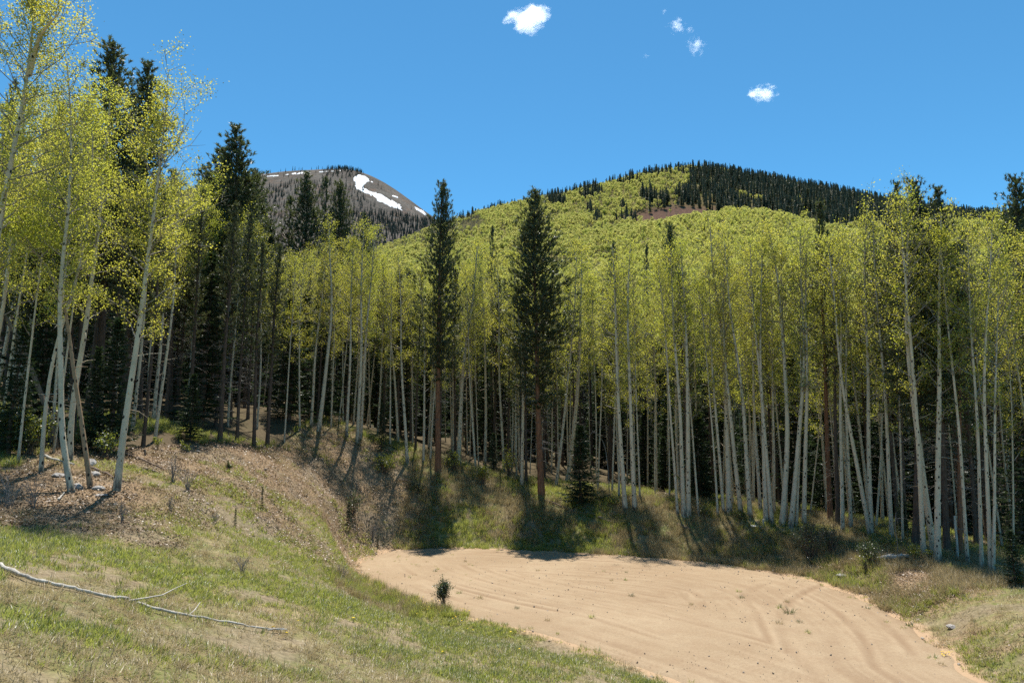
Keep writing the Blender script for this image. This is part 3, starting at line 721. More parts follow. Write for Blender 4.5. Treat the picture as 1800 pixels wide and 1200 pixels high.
# ------------------------------------------------------------------ front row aspens:  base px, a second trunk point px, crown top row, trunk width px
FRONT = [
 (547, 749, 558, 620, 440, 9, 'slim aspen left of the pair at the right end of the bare bank'),
 (560, 757, 571, 560, 392, 11, 'tallest pale aspen above the right end of the bare bank'),
 (582, 752, 585, 600, 430, 5, 'whip-thin aspen just right of the tallest one above the bank'),
 (609, 768, 615, 560, 420, 8, 'upright aspen left of the crossing pair above the bank'),
 (628, 778, 634, 560, 395, 9, 'left aspen of the crossing pair above the bank shadow'),
 (634, 770, 649, 560, 400, 8, 'right aspen of the crossing pair, leaning right'),
 (664, 760, 668, 620, 455, 6, 'thin aspen standing behind the small dark spruce on the bank'),
 (700, 778, 683, 600, 450, 7, 'thin aspen leaning left, halfway between bank spruce and red-barked pine'),
 (716, 813, 706, 585, 440, 8, 'left aspen of the two just left of the red-barked narrow pine'),
 (744, 813, 739, 597, 470, 7, 'right aspen of the two just left of the red-barked narrow pine'),
 (756, 811, 767, 660, 520, 7, 'short aspen leaning onto the red-barked narrow pine'),
 (797, 798, 795, 585, 450, 8, 'straight aspen directly right of the red-barked narrow pine'),
 (806, 811, 827, 590, 432, 11, 'pale aspen leaning right, right of the red-barked narrow pine'),
 (852, 816, 845, 615, 430, 7, 'slim aspen midway between the two big pines'),
 (886, 828, 882, 690, 450, 6, 'slim grey aspen in front of the dark gap between the two big pines'),
 (917, 856, 909, 635, 450, 8, 'aspen just left of the broad orange-trunked pine'),
 (977, 858, 1000, 610, 440, 7, 'aspen leaning right from beside the orange-trunked pine'),
 (997, 848, 1010, 610, 430, 9, 'second right-leaning aspen beyond the orange-trunked pine'),
 (1076, 868, 1083, 620, 470, 5, 'whip-thin aspen just left of the bright pair in the middle'),
 (1088, 878, 1085, 640, 440, 5, 'thin shaded aspen behind the left one of the bright pair'),
 (1099, 897, 1084, 560, 405, 11, 'left trunk of the bright aspen pair right of the young green spruce'),
 (1116, 897, 1109, 560, 400, 10, 'right trunk of the bright aspen pair right of the young green spruce'),
 (1125, 880, 1118, 660, 450, 5, 'thin trunk tucked behind the right one of the bright pair'),
 (1191, 906, 1167, 610, 430, 7, 'aspen leaning far left beside the dark gap'),
 (1202, 908, 1185, 600, 410, 10, 'left trunk of the touching white pair right of the dark gap'),
 (1210, 907, 1203, 560, 395, 11, 'right trunk of the touching white pair right of the dark gap'),
 (1228, 907, 1212, 700, 470, 6, 'thin left-leaning aspen just right of the touching pair'),
 (1262, 909, 1240, 660, 470, 6, 'thin left-leaning aspen left of the heavily spotted trunk'),
 (1272, 903, 1253, 650, 440, 8, 'grey aspen tight against the left of the heavily spotted trunk'),
 (1282, 904, 1256, 520, 372, 12, 'tall heavily spotted white aspen left of the dense white row'),
 (1288, 890, 1278, 650, 440, 6, 'dim slim aspen behind the heavily spotted trunk'),
 (1303, 903, 1284, 600, 400, 10, 'greyish aspen right of the heavily spotted trunk'),
 (1319, 911, 1286, 560, 395, 10, 'white aspen leaning left over the flat white board on the grass'),
 (1337, 899, 1326, 560, 410, 8, 'grey aspen at the left end of the dense white row'),
 (1347, 918, 1328, 560, 395, 11, 'white aspen first from the left in the dense white row front'),
 (1357, 920, 1342, 560, 400, 9, 'white aspen leaning left in the dense row, behind the grey stub'),
 (1361, 905, 1360, 660, 430, 6, 'thin dim aspen between the close-set trunks of the dense row'),
 (1375, 924, 1363, 520, 366, 12, 'widest spotted white aspen in the middle of the dense row'),
 (1382, 918, 1378, 560, 400, 8, 'grey aspen right behind the widest spotted one'),
 (1390, 926, 1400, 540, 380, 11, 'white aspen leaning right at the right end of the dense row'),
 (1400, 925, 1405, 620, 420, 7, 'slim aspen behind the right-leaning one of the dense row'),
 (1413, 924, 1416, 540, 385, 10, 'upright white aspen closing the dense row on the right'),
 (1424, 905, 1440, 770, 520, 4, 'thin crooked aspen stem in the gap right of the dense row'),
 (1481, 937, 1475, 560, 390, 9, 'white aspen in front of the dark straight pine right of the dense row'),
 (1496, 931, 1488, 640, 400, 8, 'grey aspen between the dark pine and the crossing pair on the right'),
 (1530, 942, 1491, 680, 420, 10, 'white aspen leaning strongly left out of the crossing pair on the right'),
 (1532, 942, 1523, 560, 372, 10, 'upright white aspen of the crossing pair on the right'),
 (1540, 930, 1548, 770, 500, 6, 'dim right-leaning aspen behind the crossing pair on the right'),
 (1568, 951, 1548, 560, 385, 9, 'white aspen behind the pale fallen log'),
 (1587, 955, 1575, 680, 470, 6, 'thin aspen above the right end of the pale fallen log'),
 (1624, 981, 1594, 560, 352, 11, 'left stem of the tall white clump leaning left on the right bank'),
 (1643, 977, 1606, 540, 345, 14, 'thickest stem of the tall white clump leaning left on the right bank'),
 (1648, 989, 1655, 540, 372, 14, 'straight white aspen crossing the front of the leaning clump'),
 (1701, 993, 1664, 560, 405, 8, 'curved grey aspen right of the leaning clump'),
 (1726, 1003, 1710, 560, 395, 9, 'slim white aspen left of the twin trunks near the right edge'),
 (1742, 1009, 1737, 560, 380, 10, 'left one of the twin trunks near the right edge'),
 (1746, 1010, 1758, 640, 430, 8, 'right one of the twin trunks near the right edge, leaning right'),
 (1771, 945, 1766, 640, 420, 6, 'thin aspen in shade right of the twin trunks'),
 (1796, 930, 1784, 740, 420, 8, 'shaded aspen against the right edge of the picture'),
]
for i, (bx, by, tx, ty, top, wpx, label) in enumerate(FRONT):
    if 1060 < bx < 1500: top += 28
    b = ray_ground(bx, by); q = at(tx, ty, b[1]); h = height_to(b, top, tx)
    lx = math.atan2(q[0] - b[0], q[2] - b[2]); h = h / math.cos(lx)
    r = wpx * b[1] / F * .5; s = h / ASP_H
    put_aspen(b, h, lx, random.gauss(0, .02), label, 'aspens along the front of the forest', tk=max(.3, .74 * r / .118), cw=.95)

# ------------------------------------------------------------------ conifers one can tell apart
BUSHY = [pine(PINE_H, 370 + i, [.30, .34, .27][i], [2.3, 2.1, 2.5][i], .17, 'pine_bark', 1.35, full=1.6) for i in range(3)]
RED = pine(PINE_H, 351, .40, 1.7, .17, 'red_pine_bark')[0]
CON = [  # base px, top px, half crown width factor, label, red bark?
 (770, 829, 778, 318, .86, 1.15, 'tall narrow pine with a red-barked trunk, standing mid-left on the bank', 1, 8),
 (952, 872, 939, 336, 1.22, 1.25, 'broad full pine with an orange trunk, tallest near the centre', 1, 10),
 (404, 744, 416, 222, 1.45, .85, 'tall pine with a slim bare trunk at the brink of the bare bank', 0, 9),
 (380, 716, 392, 262, 1.6, 1.1, 'bushy pine just left of the one at the brink of the bank', 0, 10),
 (357, 710, 362, 300, 1.2, 1.2, 'dark pine partly hidden behind the small bright aspen crown', 0, 8),
 (214, 735, 262, 112, 1.2, 1.3, 'dark pine poking out above the scorched aspen, right of its twin', 0, 9),
 (172, 745, 197, 72, 1.15, 1.3, 'highest dark pine showing above the left aspen crowns', 0, 8),
 (497, 706, 511, 346, 1.35, 1.1, 'leftmost of the four pines whose tips show below the snowy mountain', 0, 3),
 (532, 712, 540, 304, 1.2, 1.2, 'highest of the four pines whose tips show below the snowy mountain', 0, 9),
 (576, 716, 573, 312, 1.1, 1.1, 'third of the four pines whose tips show below the snowy mountain', 0, 3),
 (588, 716, 597, 318, 1.05, 1.0, 'rightmost of the four pines whose tips show below the snowy mountain', 0, 8),
 (640, 735, 641, 376, .8, .9, 'small pine tip peeping above aspens right of the four pines', 0, 9),
 (440, 700, 449, 300, 1.35, 1.0, 'pine with many dead grey branches behind the brink pine', 0, 9),
 (862, 800, 866, 398, .7, .8, 'slender dark pine tip between the two big pines', 0, 3),
 (1077, 830, 1078, 428, .7, .8, 'slender pine whose tip shows just right of the broad orange-trunked pine', 0, 9),
 (1176, 840, 1177, 394, .7, .9, 'pine tip standing above aspens below the pale round hilltop', 0, 8),
 (1137, 840, 1137, 430, .6, .8, 'small pine tip left of the pale round hilltop', 0, 3),
 (1460, 916, 1440, 352, 1.0, .9, 'red-brown pine leaning left right of the dense white row', 1, 4),
 (1473, 926, 1463, 420, .8, .9, 'dark straight pine behind the leaning red-brown one', 0, 3),
 (1611, 963, 1604, 312, .95, 1.25, 'tall dark pine behind the leaning white clump, with its tip on the sky', 0, 8),
 (1590, 940, 1576, 322, .8, .9, 'pine tip left of the tallest one behind the white clump', 0, 9),
 (1665, 972, 1648, 330, 1.05, 1.0, 'dense dark pine behind the straight white aspen on the right', 0, 9),
 (1688, 975, 1684, 420, .9, .9, 'dark red-barked pine between the white clump and the twin trunks', 1, 2),
 (1790, 960, 1784, 306, 1.0, 1.1, 'dark pine against the sky at the right edge', 0, 8),
 (925, 850, 921, 470, .7, .8, 'thin dark pine left behind the broad orange-trunked pine', 0, 3),
 (300, 722, 306, 300, 1.1, .9, 'dark pine between the scorched aspen and the small bright aspen crown', 0, 9),
 (128, 748, 122, 250, 1.1, 1.0, 'dark pine half hidden by the S-curved aspen crown', 0, 8),
 (62, 765, 66, 300, 1.1, 1.0, 'dark pine half hidden behind the slanting grey aspen', 0, 10),
 (470, 704, 476, 392, 1.0, .9, 'short dark pine right of the one with many dead branches', 0, 8),
 (424, 700, 434, 330, 1.2, .9, 'dark pine directly behind the brink pine', 0, 10),
 (248, 742, 244, 330, 1.0, .9, 'dark pine behind the scorched aspen trunk', 0, 9),
 (700, 770, 702, 470, .8, .9, 'dim pine halfway between the bank spruce and the narrow red-barked pine', 0, 9),
]
for (bx, by, tx, ty, cw, tk, label, red, var) in CON:
    b = ray_ground(bx, by); h = height_to(b, ty, tx); q = at(tx, ty, b[1]); lx = math.atan2(q[0] - b[0], q[2] - b[2])
    put_pine(b, h, lx, label, 'pines rising out of the aspens', var, tk, cw, RED if red else None)
def put_spruce(b, h, v, label, group='young spruces under the trees', cw=1.0):
    s = h / SPRUCE_H[v]
    PLACED.append((b[0], b[1], .5))
    return plant('spruce_tree', SPRUCE[v], ('trunk', 'crown'), b, (0, 0, random.uniform(0, 6.28)), (s * cw, s * cw, s), label, 'spruce tree', group)
for (bx, by, ty, v, cw, label) in [
    (670, 794, 708, 1, .75, 'small dark spruce on the shaded end of the bank'),
    (1022, 888, 748, 2, 1.45, 'young green spruce in a sunny gap right of the orange-trunked pine'),
    (192, 795, 560, 2, .95, 'dark spruce between the bowed tan aspen and the scorched one'),
    (160, 790, 610, 2, .9, 'shorter dark spruce behind the bowed tan aspen'),
    (20, 800, 560, 3, 1.2, 'spruce with pale sunlit tips at the left edge'),
    (60, 770, 480, 3, 1.1, 'dark spruce behind the slanting grey aspen'),
    (868, 830, 760, 1, 1.0, 'little spruce at the shady foot of the slim aspens between the big pines'),
    (1785, 1030, 930, 1, 1.3, 'dark young spruce in the hollow at the right edge'),
    (1590, 950, 860, 1, 1.0, 'dim young spruce behind the pale fallen log'),
    (612, 930, 884, 0, .8, 'tiny spruce seedling on the bank above the gravel tip'),
    (460, 895, 855, 0, .45, 'skinny spruce seedling on the open bank'),
    (413, 925, 893, 0, .6, 'small dark seedling low on the grassy slope'),
    (664, 962, 940, 0, .6, 'lowest seedling right above the gravel tip'),
    (400, 828, 808, 0, .7, 'tiny green seedling high on the bare bank')]:
    b = ray_ground(bx, by); put_spruce(b, height_to(b, ty, bx), v, label, cw=cw)

# ------------------------------------------------------------------ the rest of the forest
LAND = []
for (pts, *_r, label, fk) in KNOLL: LAND.append((pts[0][0], label))
for f_ in FRONT: LAND.append((f_[0], f_[-1]))
for c_ in CON: LAND.append((c_[0], c_[6]))
LAND = [(px, l.split(',')[0].split(' just ')[0]) for px, l in LAND]
LAND = [(px, l) for px, l in LAND if len(l.split()) <= 11]
ORD = ['first', 'second', 'third', 'fourth', 'fifth', 'sixth', 'seventh', 'eighth', 'ninth', 'tenth', 'eleventh', 'twelfth']
COUNT = {}
def name_it(what, px):
    """label by the landmark tree it is seen behind; called from the front of the wood to the back"""
    l = min(LAND, key=lambda q: abs(q[0] - px) + 6 * COUNT.get((what, q[1]), 0) + (0 if abs(q[0] - px) < 60 else 500))[1] if -60 < px < 1860 else ('left' if px < 0 else 'right') + ' edge of the picture'
    k = COUNT[(what, l)] = COUNT.get((what, l), 0) + 1
    return f"{ORD[min(k, 12) - 1]} {what} behind the {l}"
def candidates(n, y0, y1, seed, band=None):
    g = np.random.default_rng(seed); out = []
    x = g.uniform(-62, 66, n); y = g.uniform(y0, y1, n)
    qx, _q = project(x, y, 4.0); ok = (qx > -110) & (qx < 1910) & (y > np.interp(x, FX, FY) + 1.0)
    if band: ok &= y < np.interp(x, FX, FY) + band
    return np.stack([x[ok], y[ok]], -1)
def thin(P, rmin):
    cell = {}; out = []
    for (px, py, r) in PLACED: cell.setdefault((int(px // 3), int(py // 3)), []).append((px, py))
    for (x, y) in P:
        k = (int(x // 3), int(y // 3)); bad = False
        for a in (-1, 0, 1):
            for c in (-1, 0, 1):
                for (qx, qy) in cell.get((k[0] + a, k[1] + c), ()):
                    if (qx - x) ** 2 + (qy - y) ** 2 < rmin * rmin: bad = True
        if bad: continue
        cell.setdefault(k, []).append((x, y)); out.append((x, y))
    return np.array(out)
P = np.concatenate([thin(candidates(9000, 20, 60, 30, 9), 1.2), np.zeros((0, 2))])
for (x, y) in P: PLACED.append((x, y, .5))
P = np.concatenate([P, thin(candidates(9000, 20, 128, 31), 1.5)])
gz = ground_z(P[:, 0], P[:, 1])[0]
ppx, ppy = project(P[:, 0], P[:, 1], gz)
sel = (P[:, 1] < 66) | (rng.random(len(P)) < .62)
clear = (np.hypot((P[:, 0] + 20) / 2.2, (P[:, 1] - 50) / 2) < 1) | (np.hypot((P[:, 0] - 8) / 3.5, (P[:, 1] - 54) / 5) < 1) | (np.hypot((P[:, 0] - 3) / 2.2, (P[:, 1] - 50) / 4) < 1)
sel &= ~clear
P, gz, ppx = P[sel], gz[sel], ppx[sel]
order = np.argsort(P[:, 1]); P, gz, ppx = P[order], gz[order], ppx[order]
nA = len(KNOLL) + len(FRONT); nC = len(CON)
AFAR, CFAR = [], []
SKX = [-200, 0, 150, 250, 420, 480, 560, 700, 760, 1050, 1090, 1290, 1330, 1500, 1560, 1690, 1740, 2100]
SKY_ = [140, 140, 200, 300, 360, 440, 425, 455, 470, 455, 440, 425, 430, 415, 380, 380, 400, 400]
def cap(b, px, h, slack=0):
    """keep trees inside the wood no taller than the canopy line of the stand they belong to"""
    lim = height_to(b, np.interp(px, SKX, SKY_) + slack, px); return min(h, lim * random.uniform(.88, 1.0))
for (x, y), z, px in zip(P, gz, ppx):
    deep = y - np.interp(x, FX, FY)
    side = 'left' if px < 700 else 'right'
    pc = .40 if px < 560 else (.34 if px < 1120 else .38)
    if deep < 6: pc *= .62 if px > 560 else .95
    elif deep > 9: pc = .62
    if deep > 30: pc = .8
    if 345 < px < 475 and deep < 12: pc = 1.0
    elif 190 < px < 300 and deep < 14: pc = .8
    u = rng.random(); b = np.array([x, y, z]); wd = 'deep in the forest ' if deep > 16 else 'just inside the forest '
    if u < pc:
        h = cap(b, px, rng.uniform(13, 20))
        if rng.random() < ((.30 if deep < 9 else .5) * (.45 if px < 560 else 1)): 
            hs = cap(b, px, rng.uniform(3, 12) if deep < 8 else rng.uniform(6, 14), 60); v = 2 if hs < 7 else (3 if hs < 10 else 4)
            if nC < 290: put_spruce(b, hs, v, name_it('dark spruce', px), 'dark spruces inside the forest', cw=1.25); nC += 1
            else: CFAR.append((x, y, z, hs, 1))
        elif nC < 290:
            put_pine(b, h, rng.normal(0, .02), name_it('dark pine', px), 'dark pines inside the forest', tk=rng.uniform(.7, 1.15), cw=rng.uniform(.75, 1.05)); nC += 1
        else: CFAR.append((x, y, z, h, 0))
    else:
        h = cap(b, px, rng.uniform(12.5, 17.5))
        if nA < 300:
            put_aspen(b, h, rng.normal(0, .035), rng.normal(0, .03), name_it('slender aspen', px), 'aspens inside the forest', tk=rng.uniform(.38, .85), cw=rng.uniform(.8, 1.05)); nA += 1
        else: AFAR.append((x, y, z, h))
print('forest', nA, nC, len(AFAR), len(CFAR))

def scatter(name, pts, rot, scl, idx, protos, label, cat, kind='stuff'):
    """one object: a cloud of points that carries a real mesh at every point (geometry nodes)"""
    n = len(pts); me = bpy.data.meshes.new(name); me.vertices.add(n); me.vertices.foreach_set('co', np.asarray(pts, np.float32).ravel())
    a = me.attributes.new('rot', 'FLOAT_VECTOR', 'POINT'); a.data.foreach_set('vector', np.asarray(rot, np.float32).ravel())
    a = me.attributes.new('scl', 'FLOAT_VECTOR', 'POINT'); a.data.foreach_set('vector', np.asarray(scl, np.float32).ravel())
    a = me.attributes.new('idx', 'INT', 'POINT'); a.data.foreach_set('value', np.asarray(idx, np.int32))
    o = link(name, me); tag(o, label, cat, kind=kind)
    ng = bpy.data.node_groups.new(name, 'GeometryNodeTree')
    ng.interface.new_socket('Geometry', in_out='INPUT', socket_type='NodeSocketGeometry'); ng.interface.new_socket('Geometry', in_out='OUTPUT', socket_type='NodeSocketGeometry')
    N, L = ng.nodes, ng.links
    gi, go = N.new('NodeGroupInput'), N.new('NodeGroupOutput'); iop = N.new('GeometryNodeInstanceOnPoints'); jn = N.new('GeometryNodeJoinGeometry')
    for m in protos:
        po = bpy.data.objects.new(name + '_source', m)
        oi = N.new('GeometryNodeObjectInfo'); oi.inputs['Object'].default_value = po; oi.inputs['As Instance'].default_value = True
        L.new(oi.outputs['Geometry'], jn.inputs[0])
    def attr(nm, t):
        q = N.new('GeometryNodeInputNamedAttribute'); q.data_type = t; q.inputs['Name'].default_value = nm; return q.outputs[0]
    L.new(gi.outputs[0], iop.inputs['Points']); L.new(jn.outputs[0], iop.inputs['Instance']); iop.inputs['Pick Instance'].default_value = True
    L.new(attr('idx', 'INT'), iop.inputs['Instance Index']); L.new(attr('rot', 'FLOAT_VECTOR'), iop.inputs['Rotation']); L.new(attr('scl', 'FLOAT_VECTOR'), iop.inputs['Scale'])
    L.new(iop.outputs[0], go.inputs[0])
    md = o.modifiers.new('scatter', 'NODES'); md.node_group = ng
    return o
def merged(*meshes):
    """one mesh out of a tree's parts, for the trees past the first 300 of a kind"""
    mb = MB(); mats = []
    for me in meshes:
        V = np.empty(len(me.vertices) * 3, np.float32); me.vertices.foreach_get('co', V)
        off = mb.n; first = True; n = len(me.polygons)
        ls = np.empty(n, np.int32); lt = np.empty(n, np.int32); mi = np.empty(n, np.int32); lv = np.empty(len(me.loops), np.int32)
        me.polygons.foreach_get('loop_start', ls); me.polygons.foreach_get('loop_total', lt); me.polygons.foreach_get('material_index', mi); me.loops.foreach_get('vertex_index', lv)
        mo = len(mats); mats += list(me.materials)
        mb.v.append(V.reshape(-1, 3)); mb.n += len(V) // 3
        for k in (3, 4):
            for m in range(len(me.materials)):
                q = ls[(lt == k) & (mi == m)]
                if len(q): mb.f.append((lv[q[:, None] + np.arange(k)] + off, mo + m, False))
    return mb.mesh('tree', mats)
def rz(n, g=rng): return np.stack([np.zeros(n), np.zeros(n), g.uniform(0, 6.283, n)], -1)
if AFAR:
    A = np.array(AFAR); n = len(A); s = A[:, 3] / ASP_H
    rot = rz(n); rot[:, :2] = rng.normal(0, .03, (n, 2))
    scatter('aspen_wood', A[:, :3], rot, np.stack([s, s, s], -1), rng.integers(0, 4, n), [merged(*ASPEN[i]) for i in (0, 3, 5, 7)], 'far depth of the aspen wood behind the front rows', 'aspen wood')
if CFAR:
    for typ, H0, protos, nm, lab in [(1, 9., [merged(*SPRUCE[3])], 'spruce_wood', 'dark spruces far back inside the forest'), (0, PINE_H, [merged(*PINE[i]) for i in (1, 3, 6)], 'pine_wood', 'dark pines far back inside the forest')]:
        A = np.array([c for c in CFAR if c[4] == typ]); n = len(A)
        if n: sc_ = A[:, 3] / H0; scatter(nm, A[:, :3], rz(n), np.stack([sc_ * (1.2 if typ else 1)] * 2 + [sc_], -1), rng.integers(0, len(protos), n), protos, lab, 'conifer wood')

# ------------------------------------------------------------------ woods on the hill
MAT['haze_tinted_needle'] = leaf_mat('haze_tinted_needle', (.045, .062, .052), (.065, .082, .066), (.05, .07, .05), (.07, .09, .06), .25, .02, .5)  # needle colour shifted bluish to paint in the missing distance haze
MCON = []
FCON = [far_conifer(500 + i, wid=[.115, .10, .13, .09][i]) for i in range(4)]
for m_ in [far_conifer(560 + i) for i in range(3)]: m_.materials[0] = MAT['haze_tinted_needle']; MCON.append(m_)
FASP = [far_aspen(520 + i) for i in range(4)]
DASP = [far_aspen(530 + i, mat='dome_aspen_leaf', clump=.45, n=400) for i in range(3)]
BARE = [far_aspen(540 + i, n=70, mat='bare_aspen_twig', clump=.4) for i in range(2)]
def nth(n):
    A = ['', 'first', 'second', 'third', 'fourth', 'fifth', 'sixth', 'seventh', 'eighth', 'ninth', 'tenth', 'eleventh', 'twelfth', 'thirteenth', 'fourteenth', 'fifteenth', 'sixteenth', 'seventeenth', 'eighteenth', 'nineteenth']
    if n < 20: return A[n]
    t = ['', '', 'twent', 'thirt', 'fort'][n // 10]; return t + 'ieth' if n % 10 == 0 else t + 'y-' + A[n % 10]
def inpoly(px, py, P): return poly_sd(px, py, P) < 0
g = np.random.default_rng(88)
n = 88000
hx = g.uniform(-450, 950, n); hy = g.uniform(132, 1080, n)
ok = (hx > -.95 * hy - 40) & (hx < 1.0 * hy + 60); hx, hy = hx[ok], hy[ok]
hz = hill_z(hx, hy); hpx, hpy = project(hx, hy, hz)
jit = 42 * fbm(hx, hy, 60, 4, 90, .65)
# conifer zones, given as the shape they have on the hillside
DENSE = [(1185, 380), (1192, 345), (1208, 318), (1216, 285), (1300, 270), (1560, 300), (1900, 340), (2300, 380), (2300, 420), (1750, 398), (1640, 392), (1560, 398), (1470, 404), (1400, 392), (1330, 376), (1260, 384)]
con = inpoly(hpx + jit * .6, hpy - 8 + jit * .22, DENSE) & (hy > 560)
con &= ~((fbm(hx, hy, 34, 3, 93) > .38) & (hpx < 1420))
for (cx, cy_, rx, ry) in [(978, 362, 17, 8), (1030, 352, 14, 6), (1050, 346, 9, 6), (1140, 352, 17, 12), (1160, 358, 20, 8), (1108, 392, 26, 7), (1205, 350, 20, 9), (1095, 372, 6, 5), (1037, 380, 7, 6), (1050, 396, 8, 4)]:
    con |= (((hpx - cx) / rx) ** 2 + ((hpy - cy_) / ry) ** 2 < 1) & (hy > 600)
RPX = [700, 800, 900, 1000, 1100, 1215]; RPY = [436, 394, 369, 347, 327, 305]
con |= (hpx < 1212) & (hpx > 780) & (hpy - np.interp(hpx, RPX, RPY) < 3.5) & (fbm(hx, hy, 22, 3, 99) > .10) & (hy > 800)
bare_dirt = ((((hpx + jit * .4 - 1195) / 80) ** 2 + ((hpy + jit * .1 - 386) / 21) ** 2) < 1) & (hy > 560)
dome = inpoly(hpx, hpy - 18, [(1060, 480), (1090, 436), (1150, 405), (1230, 378), (1310, 362), (1385, 372), (1430, 395), (1470, 425), (1510, 480)]) & (hy < 560)
bare = (hpx < 850 + jit) & (hy > 820) & (hpy > 385)
bare |= inpoly(hpx, hpy, [(830, 430), (900, 400), (1000, 372), (1080, 350), (1080, 362), (980, 392), (900, 430)]) & (g.random(len(hx)) < .25)
bare |= (fbm(hx, hy, 55, 3, 97) > .30) & (g.random(len(hx)) < .35) & ~dome
u = g.random(len(hx)); gap = fbm(hx, hy, 30, 3, 98) > .34
is_con = con & (u < .42) & ~bare_dirt
is_bare = bare & ~con & (u < .7)
is_dome = dome & ~con
is_asp = ~con & ~is_bare & ~is_dome & (~bare_dirt | (u < .02)) & (u < np.where(gap, .35, .95))
def far(name, m, protos, smin, smax, label, cat, H=1.0, wx=1.0):
    k = int(m.sum()); s = g.uniform(smin, smax, k) / H; ww = s * wx * g.uniform(.7, 1.45, k)
    if k: scatter(name, np.stack([hx[m], hy[m], hz[m] - .3], -1), rz(k, g), np.stack([ww, ww, s], -1), g.integers(0, len(protos), k), protos, label, cat)
    return k
print('hill', far('hill_aspen_wood', is_asp, FASP, 5.5, 14.5, 'yellow green aspen woods covering the near hillside', 'aspen wood', 13., 1.15),
      far('dome_aspen_wood', is_dome, DASP, 8, 12, 'paler green aspen wood on the rounded lower hilltop', 'aspen wood', 13., 1.1),
      far('bare_aspen_wood', is_bare, BARE, 8, 12, 'leafless grey brown aspens at the left shoulder of the hill', 'aspen wood', 13., 1.1),
      far('hill_conifer_wood', is_con, FCON, 10, 22, 'dense dark conifer wood on the right side of the hill', 'conifer wood', 1., 1.3))
# single conifers standing on the skyline of the hill
ridge_px = [(808, 386), (814, 384), (836, 378), (850, 374), (858, 373), (866, 372), (884, 369), (892, 366), (898, 365), (905, 362), (912, 361), (921, 360), (952, 352), (962, 350), (970, 346), (976, 344), (985, 343),
            (1012, 341), (1020, 338), (1028, 337), (1035, 335), (1046, 333), (1060, 330), (1066, 329), (1072, 328), (1078, 327), (1090, 324), (1096, 323), (1103, 322), (1112, 320), (1118, 318), (1126, 316), (1133, 314), (1140, 312),
            (1147, 311), (1155, 309), (1162, 307), (1171, 305), (1180, 303), (1188, 301), (1196, 299), (1203, 297), (1209, 296)]
for i, (px, py) in enumerate(ridge_px):
    xr = np.linspace(700, 1060, 240); u_ = (px - 900) / F
    xx = u_ * xr / cp * 1.0; zz = hill_z(xx * (1.0), xr); _, qy = project(xx, xr, zz); px2, _ = project(xx, xr, zz)
    j = int(np.argmin(qy)); xx = xx * (px - 900) / (px2[j] - 900 + 1e-6) if abs(px - 900) > 5 else xx
    b = np.array([xx[j], xr[j] - g.uniform(0, 6), 0]); b[2] = hill_z(b[0], b[1])
    h = g.uniform(10, 17)
    o = link('conifer_tree', FCON[i % 4], None, b); o.scale = (h * 1.7, h * 1.7, h); o.rotation_euler = (0, 0, g.uniform(0, 6))
    seg = 'left third' if px < 940 else ('middle' if px < 1090 else 'near the dense wood')
    tag(o, f'{nth(i + 1)} small dark conifer from the left along the hill skyline above the aspens', 'conifer tree', 'conifers along the hill skyline')
for (px, py, y, h, label) in [(1028, 0, 905, 18, 'dark conifer alone among aspens below the skyline, right of the paired ones'), (1037, 385, 690, 17, 'single dark conifer low on the aspen slope'),
                           (1050, 398, 640, 14, 'smaller conifer just right below the single one on the aspen slope'), (1131, 360, 760, 22, 'tall conifer standing left of the reddish bare earth'), (1155, 356, 770, 25, 'tallest conifer beside the reddish bare earth'),
                           (1190, 352, 800, 22, 'conifer above the reddish bare earth')]:
    u_ = (px - 900) / F; x = u_ * y * 1.09; z = float(hill_z(x, y)); o = link('conifer_tree', FCON[0], None, (x, y, z)); o.scale = (h * 1.2, h * 1.2, h); tag(o, label, 'conifer tree', 'lone conifers on the hill')

# ------------------------------------------------------------------ mountain: trees and snow
n = 40000; mx = g.uniform(-1500, 250, n); my = g.uniform(1180, 1860, n); mz = mount_z(mx, my); mpx, mpy = project(mx, my, mz)
zone = 16 * fbm(mx, my, 110, 3, 95)
dens = np.zeros(n)
dens = np.maximum(dens, .95 * inpoly(mpx + zone, mpy + zone * .5, [(590, 385), (650, 372), (720, 378), (800, 396), (840, 480), (560, 480), (560, 410)]))
dens = np.maximum(dens, .45 * inpoly(mpx + zone, mpy + zone * .5, [(430, 345), (470, 328), (520, 320), (560, 322), (570, 350), (530, 362), (460, 368), (430, 372)]))
dens = np.maximum(dens, .25 * inpoly(mpx, mpy + zone * .6, [(560, 310), (640, 330), (660, 370), (560, 400), (430, 430), (420, 400), (540, 360)]))
dens = np.maximum(dens, .5 * inpoly(mpx, mpy, [(570, 300), (600, 295), (640, 297), (632, 312), (600, 313), (560, 309)]))
dens = np.maximum(dens, .03)
dens[(mpx > 640) & (mpy < 372 + (mpx - 720) * .35)] *= .12
m = g.random(n) < dens * .9
k = int(m.sum()); s = g.uniform(8, 15, k)
scatter('mountain_conifer_wood', np.stack([mx[m], my[m], mz[m]], -1), rz(k, g), np.stack([s * 1.25, s * 1.25, s], -1), g.integers(0, 3, k), MCON, 'scattered and massed conifers on the far mountain side', 'conifer wood')
print('mountain trees', k)
